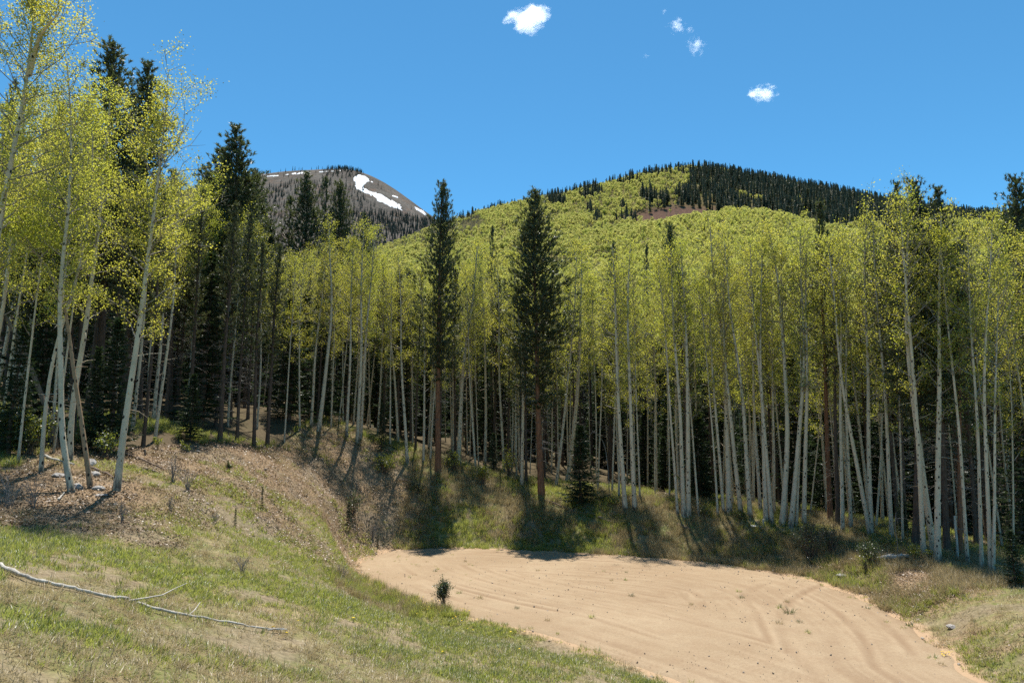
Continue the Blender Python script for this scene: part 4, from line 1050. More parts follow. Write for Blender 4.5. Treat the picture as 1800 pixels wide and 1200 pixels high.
for i, px in enumerate([462, 477, 495, 516, 520, 527, 533, 549, 558, 561, 568, 576, 579, 584, 588, 592, 596, 599, 602, 606, 609, 613, 617, 621, 626, 630, 634]):
    yr = np.linspace(1700, 1900, 100); xx = (px - 900) / F * yr * 1.075; zz = mount_z(xx, yr); pj, qy = project(xx, yr, zz); j = int(np.argmin(qy))
    x = xx[j] * (px - 900) / (pj[j] - 900); y = yr[j] - 8; h = g.uniform(9, 15)
    o = link('conifer_tree', MCON[i % 3], None, (x, y, float(mount_z(x, y)))); o.scale = (h * 1.2, h * 1.2, h)
    tag(o, f'{nth(i + 1)} tiny conifer from the left along the crest of the far mountain', 'conifer tree', 'conifers on the mountain crest')
def snow(polys, label, seed, rag=2.4):
    mb = MB(); gx = np.arange(-760, -120, 2.6); gy = np.arange(1400, 1820, 2.6); X, Y = np.meshgrid(gx, gy); Zs = mount_z(X, Y); a, b = project(X, Y, Zs)
    nz = rag * (fbm(X, Y, 26, 3, seed, .6) + .8 * fbm(X, Y, 8, 2, seed + 3)); sd = np.full(X.shape, 1e9)
    for P in polys: sd = np.minimum(sd, poly_sd(a, b, P))
    ins = sd + nz < -.5
    q = ins[:-1, :-1] | ins[1:, 1:] | ins[1:, :-1] | ins[:-1, 1:]
    Z = Zs + np.where(ins, 1.3, -1.0) + .4 * fbm(X, Y, 15, 2, 4)
    nx = len(gx); i = (np.arange(len(gy) - 1)[:, None] * nx + np.arange(nx - 1)[None])[q]
    quads = np.stack([i, i + 1, i + nx + 1, i + nx], -1); used, inv = np.unique(quads, return_inverse=True)
    mb.add(np.stack([X, Y, Z], -1).reshape(-1, 3)[used], inv.reshape(-1, 4), 0, True)
    o = mb.obj('snow_patch', [MAT['snow']]); tag(o, label, 'snow', 'snow left on the mountain'); return o
snow([[(631, 306), (646, 314), (654, 321), (644, 321), (638, 325), (640, 331), (653, 337), (674, 345), (687, 352), (703, 361), (708, 370), (699, 367), (682, 361), (665, 354), (657, 345), (640, 340), (626, 334), (624, 327), (626, 321), (621, 316), (622, 312)]],
     'long crooked snow streak running down from the mountain summit', 7)
snow([[(728, 363), (742, 370), (752, 378), (748, 379), (735, 371)]], 'thin short snow strip low on the mountain right edge', 8, 1.5)
snow([[(688, 343), (700, 346), (699, 348), (688, 345)]], 'small snow fleck between the long streak and the mountain edge', 9, .8)
snow([[(462, 310.6), (520, 305), (600, 299.2), (600, 300.6), (520, 306.2), (462, 311.6)]], 'thin snow line along the mountain crest', 10, 1.6)

# ------------------------------------------------------------------ clouds
def cloud(px, py, y, wpx, hpx, seed, label, density, thr, lumps):
    c = at(px, py, y); k = y / F; mb = MB(); gg = np.random.default_rng(seed)
    import bmesh
    bm = bmesh.new(); bmesh.ops.create_icosphere(bm, subdivisions=3, radius=1.0)
    me = bpy.data.meshes.new('cloud'); bm.to_mesh(me); bm.free()
    o = link('cloud', me, None, c); o.scale = (wpx * k * .5, wpx * k * .35, hpx * k * .5)
    m = M('cloud_vapour'); v = m.coord('Object', (1, 1, 1)); mp = m.new('ShaderNodeMapping', {'Vector': v, 'Location': (seed * 3.7, seed * 1.3, 0)})
    nz = m.noise(mp.outputs[0], lumps, 5, .58)
    ln = m.new('ShaderNodeVectorMath', {0: v}, operation='LENGTH').outputs['Value']
    f = m.math('SUBTRACT', m.math('ADD', m.math('MULTIPLY', nz, 2.6), -thr), ln)
    d = m.math('MULTIPLY', m.math('MINIMUM', m.math('MAXIMUM', m.math('MULTIPLY', f, 2.5), 0.0), 1.0), density)
    pv = m.new('ShaderNodeVolumePrincipled', {'Density': d, 'Anisotropy': .6, 'Color': (1, 1, 1, 1)})
    m.t.links.new(pv.outputs[0], m.out.inputs['Volume']); me.materials.append(m.m)
    tag(o, label, 'cloud', 'small fair weather clouds'); return o
cloud(927, 28, 2600, 104, 76, 1, 'largest white puff of cloud near the top of the sky', .04, .66, 1.35)
cloud(1339, 166, 2600, 66, 44, 2, 'small flat white cloud above the dark conifer ridge', .045, .68, 1.7)
cloud(1168, 21, 2600, 16, 18, 5, 'tiniest faint shred high above the other wisps', .016, .8, 2.0)
cloud(1213, 53, 2600, 22, 22, 6, 'tiny curl of vapour between the two larger wisps', .016, .8, 2.2)
cloud(1136, 99, 2600, 22, 12, 9, 'barely visible shred left of the lower wisp', .009, .8, 2.2)
cloud(1191, 45, 2600, 54, 44, 3, 'faint wispy cloud shred right of the largest puff', .02, .84, 2.3)
cloud(1225, 82, 2600, 52, 52, 4, 'lower faint cloud shred trailing under the other wisp', .018, .84, 2.5)


# ------------------------------------------------------------------ ground cover
g = np.random.default_rng(55)
def tuft(seed, n, h, spread, wid, lean, mat):
    q = np.random.default_rng(seed); mb = MB(); a = q.uniform(0, 6.283, n); r = spread * np.sqrt(q.uniform(0, 1, n))
    B = np.stack([np.cos(a) * r, np.sin(a) * r, np.full(n, -.02)], -1); la = a + q.normal(0, .8, n); L = lean * q.uniform(.2, 1.2, n); H = h * q.uniform(.45, 1.15, n)
    d = np.stack([np.cos(la) * np.sin(L), np.sin(la) * np.sin(L), np.cos(L)], -1); sd = np.stack([-np.sin(la + q.normal(0, .7, n)), np.cos(la), np.zeros(n)], -1)
    w_ = wid * q.uniform(.6, 1.3, n)[:, None]; m_ = B + d * H[:, None] * .55; t_ = B + d * H[:, None] + np.stack([np.cos(la), np.sin(la), -.5 + 0 * la], -1) * (H * .25 * np.sin(L))[:, None]
    V = np.stack([B - sd * w_, B + sd * w_, m_ + sd * w_ * .8, m_ - sd * w_ * .8, t_], 1).reshape(-1, 3); b = np.arange(n)[:, None] * 5
    mb.add(V, b + [0, 1, 2, 3], 0); mb.add(np.zeros((0, 3)), np.zeros((0, 3), int)); mb.f.append((b + [3, 2, 4], 0, False))
    return mb.mesh('tuft', [MAT[mat]])
GREEN = [tuft(i, 26, .115, .09, .0042, .7, 'grass') for i in range(4)]
DRY = [tuft(10 + i, 26, .13, .11, .0038, 1.3, 'dry_grass') for i in range(4)]
TALLG = [tuft(20 + i, 30, .42, .13, .007, .5, 'grass') for i in range(3)]
TALLD = [tuft(30 + i, 30, .42, .16, .006, .75, 'dry_grass') for i in range(3)]
def leafpatch(seed):
    q = np.random.default_rng(seed); mb = MB(); C = np.stack([q.normal(0, .16, 14), q.normal(0, .16, 14), q.uniform(0, .025, 14)], -1); leaf_quads(mb, C, .042, q, 0, flat=2.2); return mb.mesh('leaves', [MAT['litter']])
LEAVES = [leafpatch(i) for i in range(4)]
n = 580000
gx = g.uniform(-32, 30, n); gy = g.uniform(5.5, 52, n)
ok = (np.abs(gx) < .80 * gy + 2.5); gx, gy = gx[ok], gy[ok]
gd = np.hypot(gx, gy); acc = g.random(len(gx)) < np.clip((11 / gd) ** 1.15, .12, 1); gx, gy, gd = gx[acc], gy[acc], gd[acc]
gzz, gsd = ground_z(gx, gy); ins = gsd > .12 + .35 * fbm(gx, gy, .8, 2, 4); gx, gy, gzz, gsd, gd = gx[ins], gy[ins], gzz[ins], gsd[ins], gd[ins]
gdeep = gy - np.interp(gx, FX, FY)
lit = litter_w(gx, gy) + .5 * fbm(gx, gy, 1.8, 3, 61)
patch = fbm(gx, gy, 2.6, 4, 62) + .55 * fbm(gx, gy, .7, 3, 63) + .25 * np.exp(-((gsd - .8) / .8) ** 2)
bank = (gsd < 9) & (gy > 26) & (gx > -7) & (gdeep < 2.5)
bald = np.where(fbm(gx, gy, 1.5, 4, 64) + .25 * fbm(gx, gy, .4, 2, 65) > .24, .32, 1.0)
u = g.random(len(gx)); big = .75 + .5 * g.random(len(gx)) + gd / 60
near = ~bank & (gdeep < 1.0)
def cover(name, m, protos, label, cat, k=1.0):
    c = int(m.sum()); ss = big[m] * k; r = rz(c, g); r[:, :2] = g.normal(0, .12, (c, 2))
    scatter(name, np.stack([gx[m], gy[m], gzz[m]], -1), r, np.stack([ss, ss, ss * g.uniform(.7, 1.25, c)], -1), g.integers(0, len(protos), c), protos, label, cat); return c
c1 = cover('grass', near & (lit < .6) & (u < .62 * sstep(-.22, .28, patch) * bald), GREEN, 'short green grass growing in patches on the slope', 'grass')
c2 = cover('dry_grass', near & (lit < .85) & (u > .62) & (u < .62 + (.34 * sstep(.5, -.25, patch) + .04) * bald), DRY, 'matted straw coloured dry grass on the slope', 'dry grass')
c3 = cover('tall_grass', bank & (lit < .7) & (patch > .02) & (u < .5), TALLG, 'taller green grass on the bank behind the gravel', 'grass', .52)
c4 = cover('tall_dry_grass', bank & (lit < .8) & (patch < .3) & (u > .4), TALLD, 'taller bleached grass on the bank behind the gravel', 'dry grass', .60)
c5 = cover('leaf_litter', (lit > .38) & (gdeep < 5) & (u < .5), LEAVES, 'brown fallen leaves on the bare bank and under the trees', 'leaf litter', 1.0)
c6 = cover('forest_grass', (gdeep > .5) & (gdeep < 14) & (patch > .0) & (u < .4), TALLG, 'grass growing between the trunks at the forest edge', 'grass', .45)
print('cover', c1, c2, c3, c4, c5, c6)
# low weeds at the gravel tip and along its edges
n = 5200; wx_ = g.uniform(-10, 16, n); wy_ = g.uniform(17, 43, n); wz_, wsd = ground_z(wx_, wy_, False)
pr = np.exp(-((wsd + .1) / .35) ** 2) * .8 + .42 * np.exp(-((wx_ + 5.8) ** 2 + (wy_ - 36.0) ** 2) / 9) * (wsd < .2)
m = (g.random(n) < pr) & (fbm(wx_, wy_, 1.1, 2, 66) > -.15); c = int(m.sum()); ss = g.uniform(.5, 1.1, c)
scatter('weeds', np.stack([wx_[m], wy_[m], wz_[m] + .02], -1), rz(c, g), np.stack([ss, ss, ss], -1), g.integers(0, 6, c), GREEN[:3] + DRY[:3], 'low weeds fringing the gravel and covering its left tip', 'weeds')

# ------------------------------------------------------------------ stones
def rock_mesh(seed, mat, sq=.7):
    import bmesh
    q = np.random.default_rng(seed); bm = bmesh.new(); bmesh.ops.create_icosphere(bm, subdivisions=2, radius=1.0)
    ph = q.uniform(0, 9, 3); cuts = rand_dirs(5, q)
    for v in bm.verts:
        p = np.array(v.co); 
        for cdir in cuts:
            dd = p @ cdir; lim = .62
            if dd > lim: p = p - cdir * (dd - lim) * .85
        p = p * (1 + .12 * math.sin(3 * p[0] + ph[0]) * math.sin(3 * p[1] + ph[1]) + .06 * math.sin(7 * p[2] + ph[2])); p[2] *= sq; v.co = p
    me = bpy.data.meshes.new('rock'); bm.to_mesh(me); bm.free(); me.materials.append(MAT[mat]); return me
ROCKS = [rock_mesh(i, 'rock') for i in range(4)]; STONES = [rock_mesh(10 + i, 'stone', .6) for i in range(4)]
n = 9000; wx_ = g.uniform(-22, 24, n); wy_ = g.uniform(8, 47, n); wz_, wsd = ground_z(wx_, wy_, False)
lw = litter_w(wx_, wy_); m = (g.random(n) < .03 + .38 * lw + .2 * np.exp(-((wsd) / .5) ** 2)) & (wsd > -.5) & (wy_ - np.interp(wx_, FX, FY) < 4); c = int(m.sum())
ss = .014 + .035 * g.uniform(0, 1, c) ** 3 + .05 * (g.random(c) < .03)
ss = ss * (.6 + wy_[m] / 40)
rot = g.uniform(0, 6, (c, 3)) * np.array([.08, .08, 1])
scatter('stones', np.stack([wx_[m], wy_[m], wz_[m] + ss * .2], -1), rot, np.stack([ss * g.uniform(.8, 1.7, c), ss, ss], -1), g.integers(0, 4, c), STONES, 'small stones scattered over the bare banks', 'stones')
n = 2800; wx_ = g.uniform(-10, 16, n); wy_ = g.uniform(16, 43, n); wz_, wsd = ground_z(wx_, wy_, False); m = (wsd < -.2) & (fbm(wx_, wy_, 3, 3, 33) > -.1); c = int(m.sum())
ss = .011 + .030 * g.uniform(0, 1, c) ** 4
scatter('gravel_stones', np.stack([wx_[m], wy_[m], wz_[m] * 0 + .04], -1), g.uniform(0, 6, (c, 3)), np.stack([ss * 1.3, ss, ss], -1), g.integers(0, 4, c), STONES, 'loose pebbles and clods lying on the gravel', 'pebbles')
for i, (px, py, wpx, sx, sz, mat, label) in enumerate([
    (157, 818, 26, 1.0, 1.0, 'rock', 'biggest grey boulder, upright between the bowed tan aspen and the yellow shrub'), (103, 838, 26, 1.3, .7, 'rock', 'flat pale rock left of the bowed tan aspen'),
    (135, 858, 24, 1.1, .8, 'rock', 'mottled rock right at the foot of the S-curved aspen'), (167, 838, 22, 1.1, .9, 'rock', 'grey rock just below the biggest boulder'),
    (172, 860, 22, .9, .7, 'rock', 'light rock right of the foot of the bowed tan aspen'), (178, 872, 22, 1.4, .4, 'rock', 'white flat slab lying in front of the bowed tan aspen'),
    (237, 871, 11, 1.3, .6, 'stone', 'small whitish stone right of the scorched aspen foot'), (155, 902, 11, 1.2, .6, 'stone', 'small pale stone alone on the grass below the knoll'),
    (346, 794, 12, 1.5, .5, 'stone', 'pinkish flat stone high on the bare bank'), (10, 923, 10, 1.5, .5, 'stone', 'pale stone at the left edge of the slope'),
    (276, 974, 9, 1.2, .6, 'stone', 'little pale stone in the middle of the grassy slope'), (1672, 1104, 17, 1.2, .8, 'rock', 'whitish jagged rock in the ditch on the right'),
    (1628, 1041, 12, 1.4, .6, 'stone', 'orange flat stone half way down the right bank'), (1614, 996, 15, 1.5, .5, 'stone', 'flat tan stone under the root end of the pale log'),
    (1640, 1007, 10, 1.3, .6, 'stone', 'tan stone below the leaning white clump'), (1571, 1023, 10, 1.4, .6, 'stone', 'pale stone in the upper right bank litter'),
    (1557, 1036, 9, 1.3, .6, 'stone', 'small pale stone at the foot of the right bank'), (1480, 1011, 18, 1.6, .5, 'rock', 'dark rock at the gravel edge below the right shrubs'),
    (935, 1140, 8, 1.4, .6, 'stone', 'pale pebble where grass meets gravel, bottom middle'), (1146, 1190, 8, 1.3, .5, 'stone', 'pale pebble at the bottom edge beside the gravel')]):
    b = ray_ground(px, py); r = wpx * b[1] / F * .5
    o = link('rock', (ROCKS if mat == 'rock' else STONES)[i % 4], None, (b[0], b[1], b[2] + r * .15 * sz)); o.scale = (r * sx ** .5, r / sx ** .3, r * sz); o.rotation_euler = (0, 0, i * 1.1); tag(o, label, 'rock', 'rocks on the slopes')

# ------------------------------------------------------------------ fallen wood
def ground_px(pts, lift): 
    out = []
    for (px, py) in pts:
        b = ray_ground(px, py); out.append((b[0], b[1], b[2] + lift))
    return np.array(out)
def log(pts, r0, r1, mat, label, side=(), sides=8, up=0.05, cat='fallen log', name='fallen_log', group='fallen wood'):
    P = ground_px(pts, r0 * .55); P[:, 2] += up; ts = np.linspace(0, 1, max(10, len(P) * 3)); tt = np.linspace(0, 1, len(P)); P = np.stack([np.interp(ts, tt, P[:, k]) for k in range(3)], -1)
    q = np.random.default_rng(len(label)); P[1:-1] += q.normal(0, r0 * .25, (len(P) - 2, 3)); c = P.mean(0); mb = MB(); rad = np.linspace(r0, r1, len(P)) * (1 + .12 * q.normal(size=len(P)))
    tube(mb, P - c, rad, sides); o = mb.obj(name, [MAT[mat]]); o.location = c; tag(o, label, cat, group)
    for sd_ in side:
        S = ground_px(sd_, r1 + .02); S[:, 2] += np.linspace(0, .12, len(S)); mb = MB(); tube(mb, S - c, np.linspace(r1 * 1.1, .006, len(S)), 5); mb.obj('side_branch', [MAT[mat]], o)
    return o
log([(-30, 992), (0, 1005), (40, 1022), (70, 1030), (110, 1038), (140, 1045), (200, 1058), (225, 1060)], .043, .020, 'deadwood', 'long bleached fallen aspen trunk curving across the slope from the left edge', side=[[(225, 1060), (255, 1059), (285, 1055), (305, 1047), (328, 1038)]])
log([(242, 1067), (270, 1076), (320, 1087), (370, 1095), (420, 1104), (450, 1110), (504, 1112)], .028, .014, 'deadwood', 'thinner bleached branch lying below and right of the long fallen trunk', side=[[(330, 1087), (342, 1081), (351, 1074)], [(470, 1111), (485, 1114), (500, 1120)]])
log([(1543, 986), (1570, 984), (1598, 982)], .11, .10, 'deadwood', 'pale barkless log lying on the right bank below the white clump')
log([(1492, 986), (1508, 986), (1514, 987)], .05, .04, 'deadwood', 'short grey log end left of the shrub beside the pale log')
log([(1550, 974), (1572, 977), (1592, 981)], .03, .02, 'deadwood', 'thin pale pole just above the pale barkless log')
log([(1052, 913), (1068, 919), (1088, 921)], .09, .06, 'brown_log', 'dark rotten log on the bank left of the bright aspen pair')
log([(1190, 923), (1202, 929), (1214, 932)], .08, .07, 'brown_log', 'short grey brown log on the grass below the touching white pair')
log([(925, 870), (955, 880), (985, 892), (1015, 902), (1060, 908)], .06, .03, 'brown_log', 'long dark fallen pole from the orange-trunked pine down to the right')
log([(412, 706), (432, 709), (455, 708)], .13, .11, 'deadwood', 'pale log lying in the sunny clearing behind the brink pine')
log([(217, 800), (240, 808), (265, 818), (289, 828)], .045, .03, 'brown_log', 'straight stick right of the scorched aspen, upper one of two')
log([(252, 826), (268, 831), (281, 835)], .035, .02, 'brown_log', 'straight stick right of the scorched aspen, lower shorter one')
log([(160, 825), (185, 835), (210, 848), (226, 853)], .04, .02, 'brown_log', 'dark branch lying across the rocks behind the scorched aspen foot')
log([(76, 803), (95, 811), (130, 820)], .04, .025, 'deadwood', 'pale pole on the ground behind the S-curved aspen')
log([(102, 882), (108, 875), (113, 869)], .03, .01, 'deadwood', 'short upturned stick in front of the S-curved aspen')
log([(700, 845), (725, 850), (745, 862)], .06, .04, 'brown_log', 'half hidden log in the shade left of the narrow red-barked pine')
def standing(pts, y, r0, r1, mat, label, name, cat, branches=3):
    b = ray_ground(*pts[0]); y = b[1] if y is None else y
    P = np.array([at(px, py, y) for px, py in pts]); P[0] = b; P[0, 2] -= .2; c = b.copy(); mb = MB(); ts = np.linspace(0, 1, 14); tt = np.linspace(0, 1, len(P)); P = np.stack([np.interp(ts, tt, P[:, k]) for k in range(3)], -1); tube(mb, P - c, np.linspace(r0, r1, 14), 8)
    o = mb.obj(name, [MAT[mat]]); o.location = c; tag(o, label, cat, 'dead standing wood'); q = np.random.default_rng(len(label))
    for k in range(branches):
        p = P[int(q.integers(5, 13))] - c; d = norm(q.normal(size=3) * [1, 1, .5]); mb = MB(); tube(mb, [p, p + d * .3, p + d * .6 - [0, 0, .12]], [r1 * .5 + .008, .01, .004], 4); mb.obj('side_branch', [MAT['twig']], o)
standing([(102, 787), (92, 750), (82, 720), (72, 692), (60, 662), (47, 627), (37, 605), (22, 578), (4, 548)], None, .10, .07, 'brown_log', 'dead red brown trunk leaning left between the knoll aspens', 'dead_tree', 'dead tree')
standing([(87, 770), (86, 700), (85, 650), (81, 575), (78, 547), (81, 525), (77, 512)], None, .07, .04, 'brown_log', 'thin crooked brown dead stem behind the S-curved aspen', 'dead_tree', 'dead tree')
standing([(1071, 872), (1070, 835), (1065, 792), (1060, 775), (1047, 760), (1040, 756)], None, .035, .012, 'twig', 'thin dead stem bent over like a cane left of the bright aspen pair', 'dead_sapling', 'dead stem', 1)
standing([(1683, 982), (1682, 950), (1679, 925), (1678, 906)], None, .055, .04, 'deadwood', 'grey broken snag between the curved aspen and the leaning clump', 'snag', 'dead tree', 1)
standing([(1579, 978), (1577, 950), (1573, 925), (1575, 900)], None, .022, .010, 'twig', 'thin bare dead sapling above the pale barkless log', 'dead_sapling', 'dead stem', 3)
standing([(255, 800), (255, 795), (254, 790)], None, .05, .045, 'brown_log', 'little dark stump on the bare bank', 'stump', 'stump', 0)
standing([(1343, 926), (1342, 918), (1342, 912)], None, .07, .065, 'deadwood', 'short pale grey stub beside the dense white row', 'stump', 'stump', 0)
def board(px, py, wpx, rot, label):
    b = ray_ground(px, py); L = wpx * b[1] / F; mb = MB(); x, y, z = L / 2, .17, .02
    V = [(sx * x, sy * y + (.02 if sx > 0 else 0), sz * z) for sx in (-1, 1) for sy in (-1, 1) for sz in (-1, 1)]
    mb.add(V, [(0, 1, 3, 2), (4, 6, 7, 5), (0, 4, 5, 1), (2, 3, 7, 6), (0, 2, 6, 4), (1, 5, 7, 3)])
    o = mb.obj('board', [MAT['snow_white']]); o.location = b + [0, 0, .07]; o.rotation_euler = (.12, .03, rot); tag(o, label, 'board', 'pale boards on the grass')
MAT['snow_white'] = M('weathered_white_wood').surf((.62, .60, .55), .8)
board(1330, 927, 18, .1, 'flat whitish board on the grass at the left end of the dense row')
board(1456, 935, 9, -.2, 'left one of two small pale boards right of the dense row'); board(1463, 938, 9, -.2, 'right one of two small pale boards right of the dense row')

# ------------------------------------------------------------------ shrubs
def shrub(px, py, top, wpx, dens, mat, label, leaf=.055, stems=16, bare=5, name='shrub', cat='shrub', group='shrubs at the forest edge', seed=0):
    b = ray_ground(px, py); k = b[1] / F; H = (py - top) * k; Wd = wpx * k * .5; q = np.random.default_rng(seed + px); st = MB(); lf = MB(); C = []
    for i in range(stems + bare):
        a = q.uniform(0, 6.28); r = Wd * math.sqrt(q.random()); h = H * q.uniform(.55, 1.05) * (1 - .3 * (r / max(Wd, .01)) ** 2) * (1.1 if i >= stems else 1)
        tip = np.array([math.cos(a) * r * 1.0, math.sin(a) * r, h]); mid = tip * [.45, .45, .55] + q.normal(0, .04 * H, 3); root = np.array([q.normal(0, .12 * Wd), q.normal(0, .12 * Wd), -.05])
        tube(st, [root, mid, tip], [.010 * max(.6, H), .007 * max(.6, H), .003], 4)
        for j in range(3):
            e = mid + (tip - mid) * q.uniform(0, .8); t2 = e + norm(tip - mid + q.normal(0, .5, 3) * H) * H * q.uniform(.12, .3); tube(st, [e, t2], [.005 * max(.6, H), .002], 3)
            if i < stems: C.append(e + (t2 - e) * q.uniform(0, 1.2, (dens, 1)) + q.normal(0, .05 * max(.5, H), (dens, 3)))
        if i < stems: C.append(mid + (tip - mid) * q.uniform(.0, 1.05, (dens, 1)) + q.normal(0, .05 * max(.5, H), (dens, 3)))
    o = empty(name, b); tag(o, label, cat, group); st.obj('stems', [MAT['brown_twig' if mat else 'twig']], o)
    if mat: C = np.concatenate(C); C[:, 2] = np.maximum(C[:, 2], .02); leaf_quads(lf, C, leaf, q); lf.obj('foliage', [MAT[mat]], o)
    return o
shrub(779, 1066, 1020, 26, 26, 'dark_shrub_leaf', 'small dark bush at the gravel edge, standing alone', leaf=.045, stems=22, bare=8)
shrub(50, 800, 722, 66, 20, 'shrub_leaf', 'leafy green shrub on the far left in front of the slanting aspen', leaf=.07, stems=30)
shrub(2, 795, 700, 40, 16, 'shrub_leaf', 'yellow green shrub cut by the left edge', leaf=.07, stems=20)
shrub(185, 806, 750, 46, 12, 'shrub_leaf', 'bright yellow green shrub between bowed aspen and scorched aspen', leaf=.07, stems=18)
shrub(126, 790, 742, 30, 8, 'shrub_leaf', 'small yellow leaved sapling behind the S-curved aspen', leaf=.06, stems=8)
shrub(276, 790, 764, 18, 8, 'shrub_leaf', 'small yellow green sprout on the bare bank, left one', leaf=.06, stems=6)
shrub(325, 796, 772, 22, 8, 'shrub_leaf', 'small yellow green sprout on the bare bank, right one', leaf=.06, stems=7)
shrub(402, 828, 810, 10, 10, 'dark_shrub_leaf', 'tiny dark green sprig in the middle of the bare bank', leaf=.05, stems=5)
shrub(676, 832, 796, 50, 14, 'shrub_leaf', 'low green shrub on the bank left of the narrow red-barked pine', leaf=.09, stems=20)
shrub(799, 830, 790, 42, 14, 'shrub_leaf', 'yellow green shrub at the foot of the narrow red-barked pine', leaf=.09, stems=20)
shrub(849, 852, 812, 34, 14, 'shrub_leaf', 'leafy sapling right of the shrub at the narrow pine foot', leaf=.09, stems=14)
shrub(895, 842, 788, 30, 12, 'shrub_leaf', 'green sapling in front of the dark gap between the big pines', leaf=.09, stems=12)
shrub(620, 905, 862, 34, 9, 'dark_shrub_leaf', 'dim shrub in shade on the bank above the gravel tip', leaf=.07, stems=12)
shrub(735, 870, 845, 30, 9, 'dark_shrub_leaf', 'low shrub in the pine shadow on the bank', leaf=.07, stems=12)
shrub(1075, 893, 868, 34, 10, 'shrub_leaf', 'low tan green brush left of the bright aspen pair', leaf=.07, stems=14)
shrub(1238, 912, 886, 26, 9, 'shrub_leaf', 'sprouts at the foot of the heavily spotted aspen', leaf=.07, stems=10)
shrub(1300, 918, 890, 22, 9, 'shrub_leaf', 'sprouts left of the white board', leaf=.07, stems=9)
shrub(1426, 984, 908, 56, 12, 'dark_shrub_leaf', 'tall grey green bush on the right bank below the dense white row', leaf=.06, stems=26, bare=10)
shrub(1464, 975, 915, 44, 10, 'dark_shrub_leaf', 'airy bush right of the tall grey green one', leaf=.06, stems=18, bare=10)
shrub(1531, 994, 950, 36, 14, 'dark_shrub_leaf', 'rounded bush at the left end of the pale barkless log', leaf=.055, stems=22, bare=5)
shrub(1521, 1010, 975, 14, 8, 'shrub_leaf', 'small upright sprout left below the rounded bush', leaf=.05, stems=6)
shrub(1794, 1030, 1005, 26, 10, 'shrub_leaf', 'yellow green brush at the right edge under the trees', leaf=.06, stems=12)
shrub(1610, 985, 955, 50, 8, 'shrub_leaf', 'low leafy undergrowth behind the pale log', leaf=.07, stems=18)
shrub(1560, 965, 935, 60, 8, 'shrub_leaf', 'low leafy undergrowth between crossing pair and pale log', leaf=.07, stems=18)
for (px, py, top, wp, label) in [(15, 892, 826, 70, 'bare brown brush on the far left of the slope'), (55, 885, 838, 50, 'bare twiggy brush next to the left edge one, in tree shade'), (330, 862, 815, 40, 'wispy bare brush on the slope below the sprouts'),
        (305, 850, 800, 26, 'thin bare stems left of the wispy brush'), (214, 918, 876, 16, 'two dry stalks below the scorched aspen'), (300, 900, 872, 16, 'dry stalks right of the two below the scorched aspen'),
        (378, 922, 900, 16, 'short dry stalks left of the dark seedling on the slope'), (425, 1008, 975, 44, 'grey bare brush in the middle of the slope'), (655, 950, 915, 16, 'dry stalks just above the gravel tip'),
        (60, 893, 872, 30, 'dead grey brush clump in the shadow of the S-curved aspen'), (600, 1020, 990, 26, 'grey bare brush at the left end of the gravel')]:
    shrub(px, py, top, wp, 0, None, label, stems=0, bare=16, name='bare_brush', cat='brush', group='bare brush on the slope')

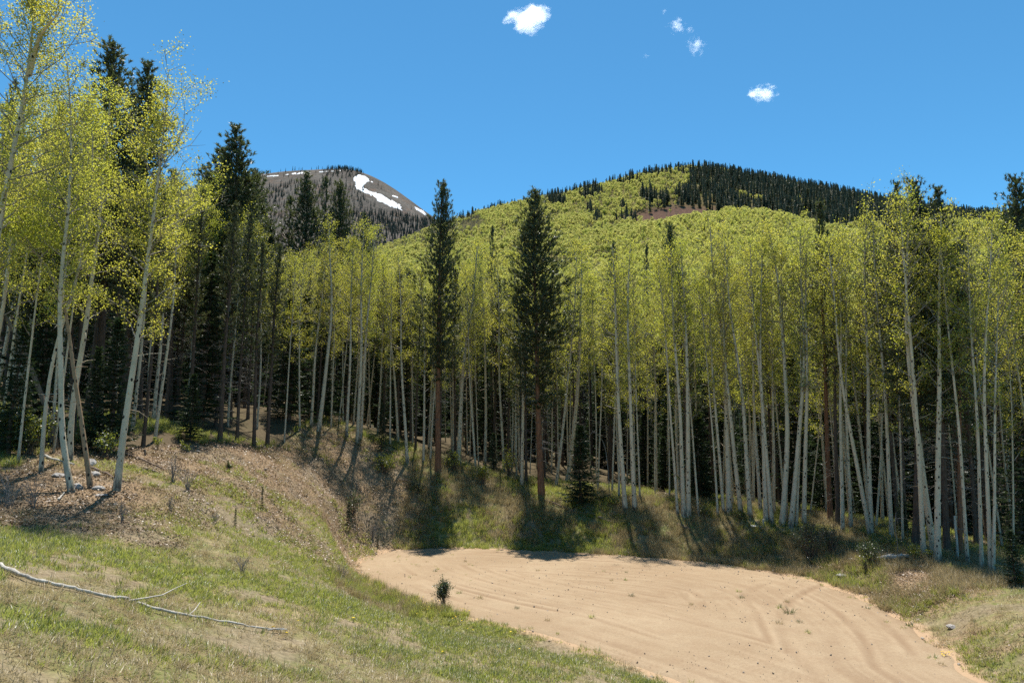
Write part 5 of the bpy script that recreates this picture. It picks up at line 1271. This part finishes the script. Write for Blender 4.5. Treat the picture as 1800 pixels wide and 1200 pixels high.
# ------------------------------------------------------------------ tufts standing on the gravel, dandelions
GT = [tuft(60 + i, 40, .2, .10, .006, .8, ['grass', 'dry_grass', 'dark_shrub_leaf'][i % 3]) for i in range(3)]
for i, (px, py, sc_, label) in enumerate([
    (806, 1044, .9, 'grass tuft on gravel right of the dark bush'), (843, 1051, 1.2, 'larger grass tuft on gravel, second right of the dark bush'), (908, 1070, .8, 'grass tuft on gravel near the lower left edge'),
    (1041, 1085, 1.0, 'dark tuft on gravel near the middle of the lower edge'), (962, 1092, .8, 'small tuft close above the lower gravel edge'), (1110, 1048, 1.0, 'tuft in the centre left of the gravel'),
    (1100, 1020, .8, 'upright weed in the upper centre of the gravel'), (1075, 1021, .7, 'small weed beside the upright one in the upper centre'), (1101, 1006, .6, 'flat weed in the far centre of the gravel'), (1061, 1005, .6, 'flat dark weed left of the far centre one'),
    (1215, 1063, .8, 'lone little tuft in the middle of the gravel'), (1304, 1052, .9, 'small tuft right of the middle of the gravel'), (1300, 1042, .9, 'flat weed just above the small tuft right of the middle'),
    (1384, 1058, .9, 'dark tuft in the right part of the gravel, upper one'), (1388, 1078, 1.6, 'widest clump of weeds in the right part of the gravel'), (1370, 1070, 1.1, 'dry clump left of the widest weeds'), (1370, 1098, 1.0, 'upright weed below the widest clump'),
    (1405, 1095, .9, 'flat weed right below the widest clump'), (1420, 1113, .9, 'dark weed lowest in the right part of the gravel'), (945, 1003, .8, 'dark tuft in the left far part of the gravel'), (765, 1004, .9, 'dark tuft near the gravel tip'), (770, 1000, .7, 'flat weed near the gravel tip'),
    (818, 987, .8, 'small tuft at the far left of the tracks'), (1600, 1100, 1.1, 'weed clump at the right gravel edge, upper one'), (1638, 1158, 1.0, 'weed at the right gravel edge, middle one'), (1655, 1170, .9, 'weed at the right gravel edge, lower one'), (1525, 1070, .8, 'weed patch by the upper right gravel edge')]):
    b = ray_ground(px, py); o = link('grass_tuft', GT[i % 3], None, (b[0], b[1], .03)); o.scale = (sc_,) * 3; o.rotation_euler = (0, 0, i * 1.3); tag(o, label, 'grass tuft', 'tufts standing on the gravel')
def dandelion():
    mb = MB(); a = np.arange(8) * pi / 4
    V = np.concatenate([[[0, 0, .10]], np.stack([np.cos(a) * .028, np.sin(a) * .028, .092 + 0 * a], -1)]); mb.add(V, [(0, i + 1, (i + 1) % 8 + 1) for i in range(8)], 0); tube(mb, [(0, 0, -.02), (0, 0, .095)], .003, 3, 1); return mb.mesh('dandelion', [MAT['dandelion'], MAT['grass']])
DP = []
for (px, py, sx, sy, k) in [(735, 1058, 9, 5, 14), (760, 1070, 16, 6, 26), (805, 1083, 12, 5, 8), (725, 1075, 20, 8, 9), (1662, 1154, 5, 3, 12), (600, 1100, 80, 18, 6), (900, 1130, 60, 18, 6), (835, 1100, 14, 8, 5)]:
    for j in range(k): DP.append(ray_ground(px + g.normal(0, sx), py + g.normal(0, sy), 60))
DP = np.array(DP); c = len(DP); ss = g.uniform(.8, 1.3, c)
scatter('dandelions', DP, rz(c, g) + g.normal(0, .2, (c, 3)), np.stack([ss] * 3, -1), np.zeros(c), [dandelion()], 'yellow dandelions flowering along the lower gravel edge', 'dandelions')
